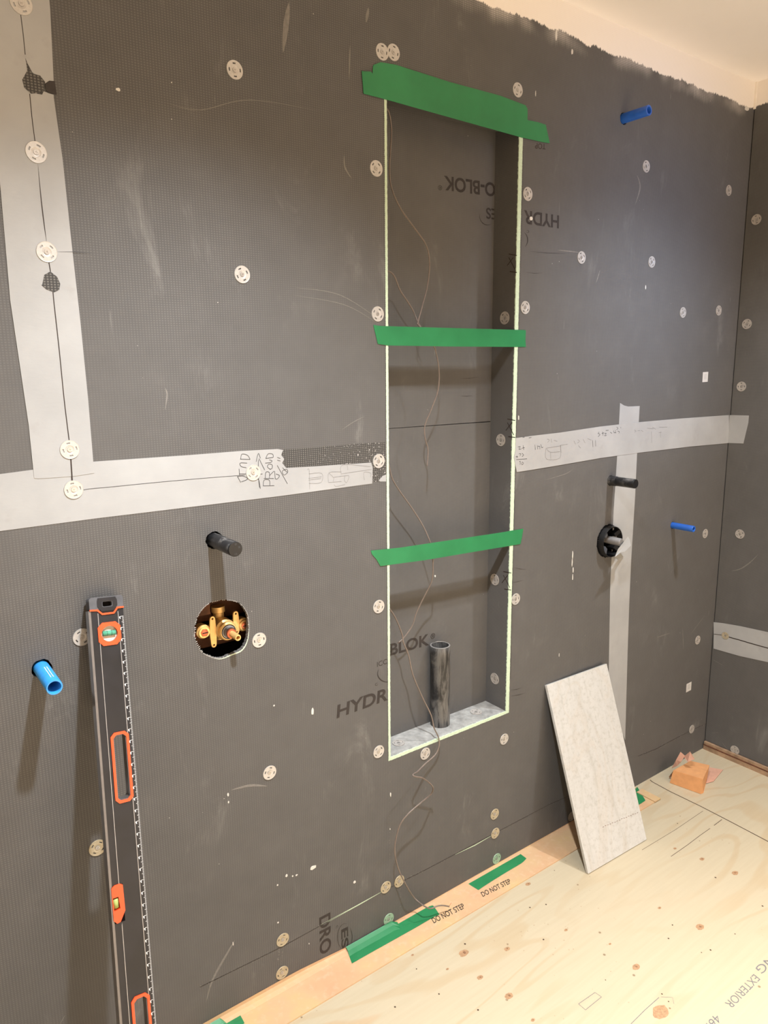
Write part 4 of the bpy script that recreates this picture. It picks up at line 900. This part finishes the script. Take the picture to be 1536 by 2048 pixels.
def f_tape(back, front, label):
    """tape lying on the strip and lapping up onto the foot of the wall: pairs of back and front edge pixels"""
    ms = []; n_ = 8; rows = []
    L_ = smooth_path([Vector((p[0], p[1], 0)) for p in back], 4); R_ = smooth_path([Vector((p[0], p[1], 0)) for p in front], 4)
    for bp, fp in zip(L_, R_):
        f = G(fp.x, fp.y, .0040); g0 = G(bp.x, bp.y, .0040)
        if g0.y > -.006: bk = W(bp.x, bp.y, -.0030); bk.z = max(bk.z, .0125) + .002; mid_ = [Vector((bk.x, -.0048, .0135)), Vector((bk.x, -.012, .0085))]
        else: bk = g0; mid_ = [g0.lerp(f, .2), g0.lerp(f, .3)]
        rows.append([bk] + mid_ + [mid_[1].lerp(f, q_) for q_ in (.35, .7)] + [f])
        for v in rows[-1][3:]: v.z = .0042 + .0008 * noise.noise(v * 40)
    w_ = len(rows[0]); vs = [v for r in rows for v in r]; k_ = len(vs); vs += [v + Vector((0, .0003, -.0005)) for v in vs]; fc = []
    for a in range(len(rows) - 1):
        for b in range(w_ - 1):
            q_ = (a * w_ + b, a * w_ + b + 1, (a + 1) * w_ + b + 1, (a + 1) * w_ + b); fc += [q_, tuple(k_ + x for x in q_[::-1])]
    o = link('masking_tape', mesh(vs, fc), M['green']); return tag(o, label, 'tape', GF)
f_tape([(692, 1898), (722, 1882), (770, 1857), (820, 1832), (860, 1812), (868, 1813)], [(704, 1927), (730, 1912), (780, 1884), (830, 1856), (868, 1834), (879, 1829)], 'long green floor tape at the end of the hanging cable')
f_tape([(934, 1766), (960, 1752), (1000, 1730), (1034, 1709), (1040, 1707)], [(957, 1780), (975, 1768), (1010, 1746), (1042, 1727), (1053, 1717)], 'short green floor tape between the long one and the leaning tile')
f_tape([(1240, 1592), (1256, 1583), (1266, 1578), (1275, 1574)], [(1254, 1624), (1270, 1615), (1282, 1607), (1291, 1601)], 'green floor tape half hidden behind the leaning tile')
f_tape([(405, 2062), (440, 2045), (470, 2033), (480, 2029)], [(430, 2075), (460, 2062), (480, 2052), (489, 2046)], 'green floor tape cut off by the bottom edge of the photo')

# folded orange membrane scrap near the corner
sc = empty('membrane_scrap', Vector((2.30, -.11, 0)), 'folded orange membrane offcut on the floor in the right corner', 'membrane scrap')
A, B = G(1340, 1565.5, .001), G(1402, 1588, .001)
up = .047
def above(P, px, py):    # point in the vertical plane through P perpendicular to X
    return RW(px, py, P.x)
TL_, TR_ = RW(1347, 1541, A.x + .004), RW(1406, 1558.5, B.x + .002)
BL_, BR_ = G(1381, 1522, .050), G(1419, 1531, .044)
flap([A, B, TR_, TL_], 'orange_fold', sc, 'front_fold', .001)
flap([TL_, TR_, BR_, BL_], 'orange_fold', sc, 'top_fold', .001)
flap([TR_, BR_, G(1414, 1558, .001), G(1407, 1586, .001), B], 'orange_fold', sc, 'right_fold', .001)
flap([A, TL_, BL_, G(1378, 1545, .001)], 'orange_fold', sc, 'left_fold', .001)
bx_ = 2.30
flap([RW(1343, 1537, bx_), RW(1352, 1520, bx_), RW(1361, 1504, bx_ + .01), RW(1370, 1512, bx_ + .01), RW(1362, 1524, bx_), RW(1354, 1532, bx_)], 'pink_fold', sc, 'pink_flap', .001)
flap([RW(1367.5, 1513, bx_ + .015), RW(1380, 1503, bx_ + .015), RW(1389, 1518, bx_ + .01), RW(1375, 1524, bx_)], 'pink_fold', sc, 'pink_flap', .001)
flap([G(1412, 1567, .002), G(1427, 1563, .002), G(1446, 1540, .002), G(1419, 1535, .003)], 'pink_fold', sc, 'flat_flap', .001)
flap([RW(1338, 1553, 2.27), RW(1347, 1541, 2.275), RW(1344, 1552, 2.275), RW(1339, 1557, 2.27)], 'knotd', sc, 'painted_fold_shade', .001)  # dark brown sheet: the shade inside the fold, painted as colour

# right wall marks
rp = lambda name, me, mat: link(name, me, M[mat], wr)
rp('chalk_scuffs', join(ribbon(smooth_path([RW(*p) for p in [(1462, 1142), (1480, 1138), (1500, 1125), (1517, 1108)]]), .004, N_R, .0003, True), ribbon([RW(1424, 1466), RW(1436, 1465)], .003, N_R, .0003, True), ribbon([RW(1427, 1320), RW(1445, 1330)], .003, N_R, .0003, True), ribbon([RW(1445, 1486), RW(1456, 1500)], .004, N_R, .0003, True)), 'scuff')

# ceiling downlights (outside the frame)
for i, (x, y, e_, h_) in enumerate(LAMPS):
    o = empty('recessed_downlight', Vector((x, y, CEIL)), ['ceiling downlight in front of the spirit level', 'ceiling downlight in front of the right tape', 'ceiling downlight behind the camera at left', 'ceiling downlight behind the camera at right'][i], 'ceiling light', 'recessed ceiling downlights')
    link('light_trim', lathe([(.055, 0), (.055, -.004), (.046, -.006), (.044, 0)], Vector((x, y, CEIL)), Vector((0, 0, 1)), 40, True), M['white'], o)
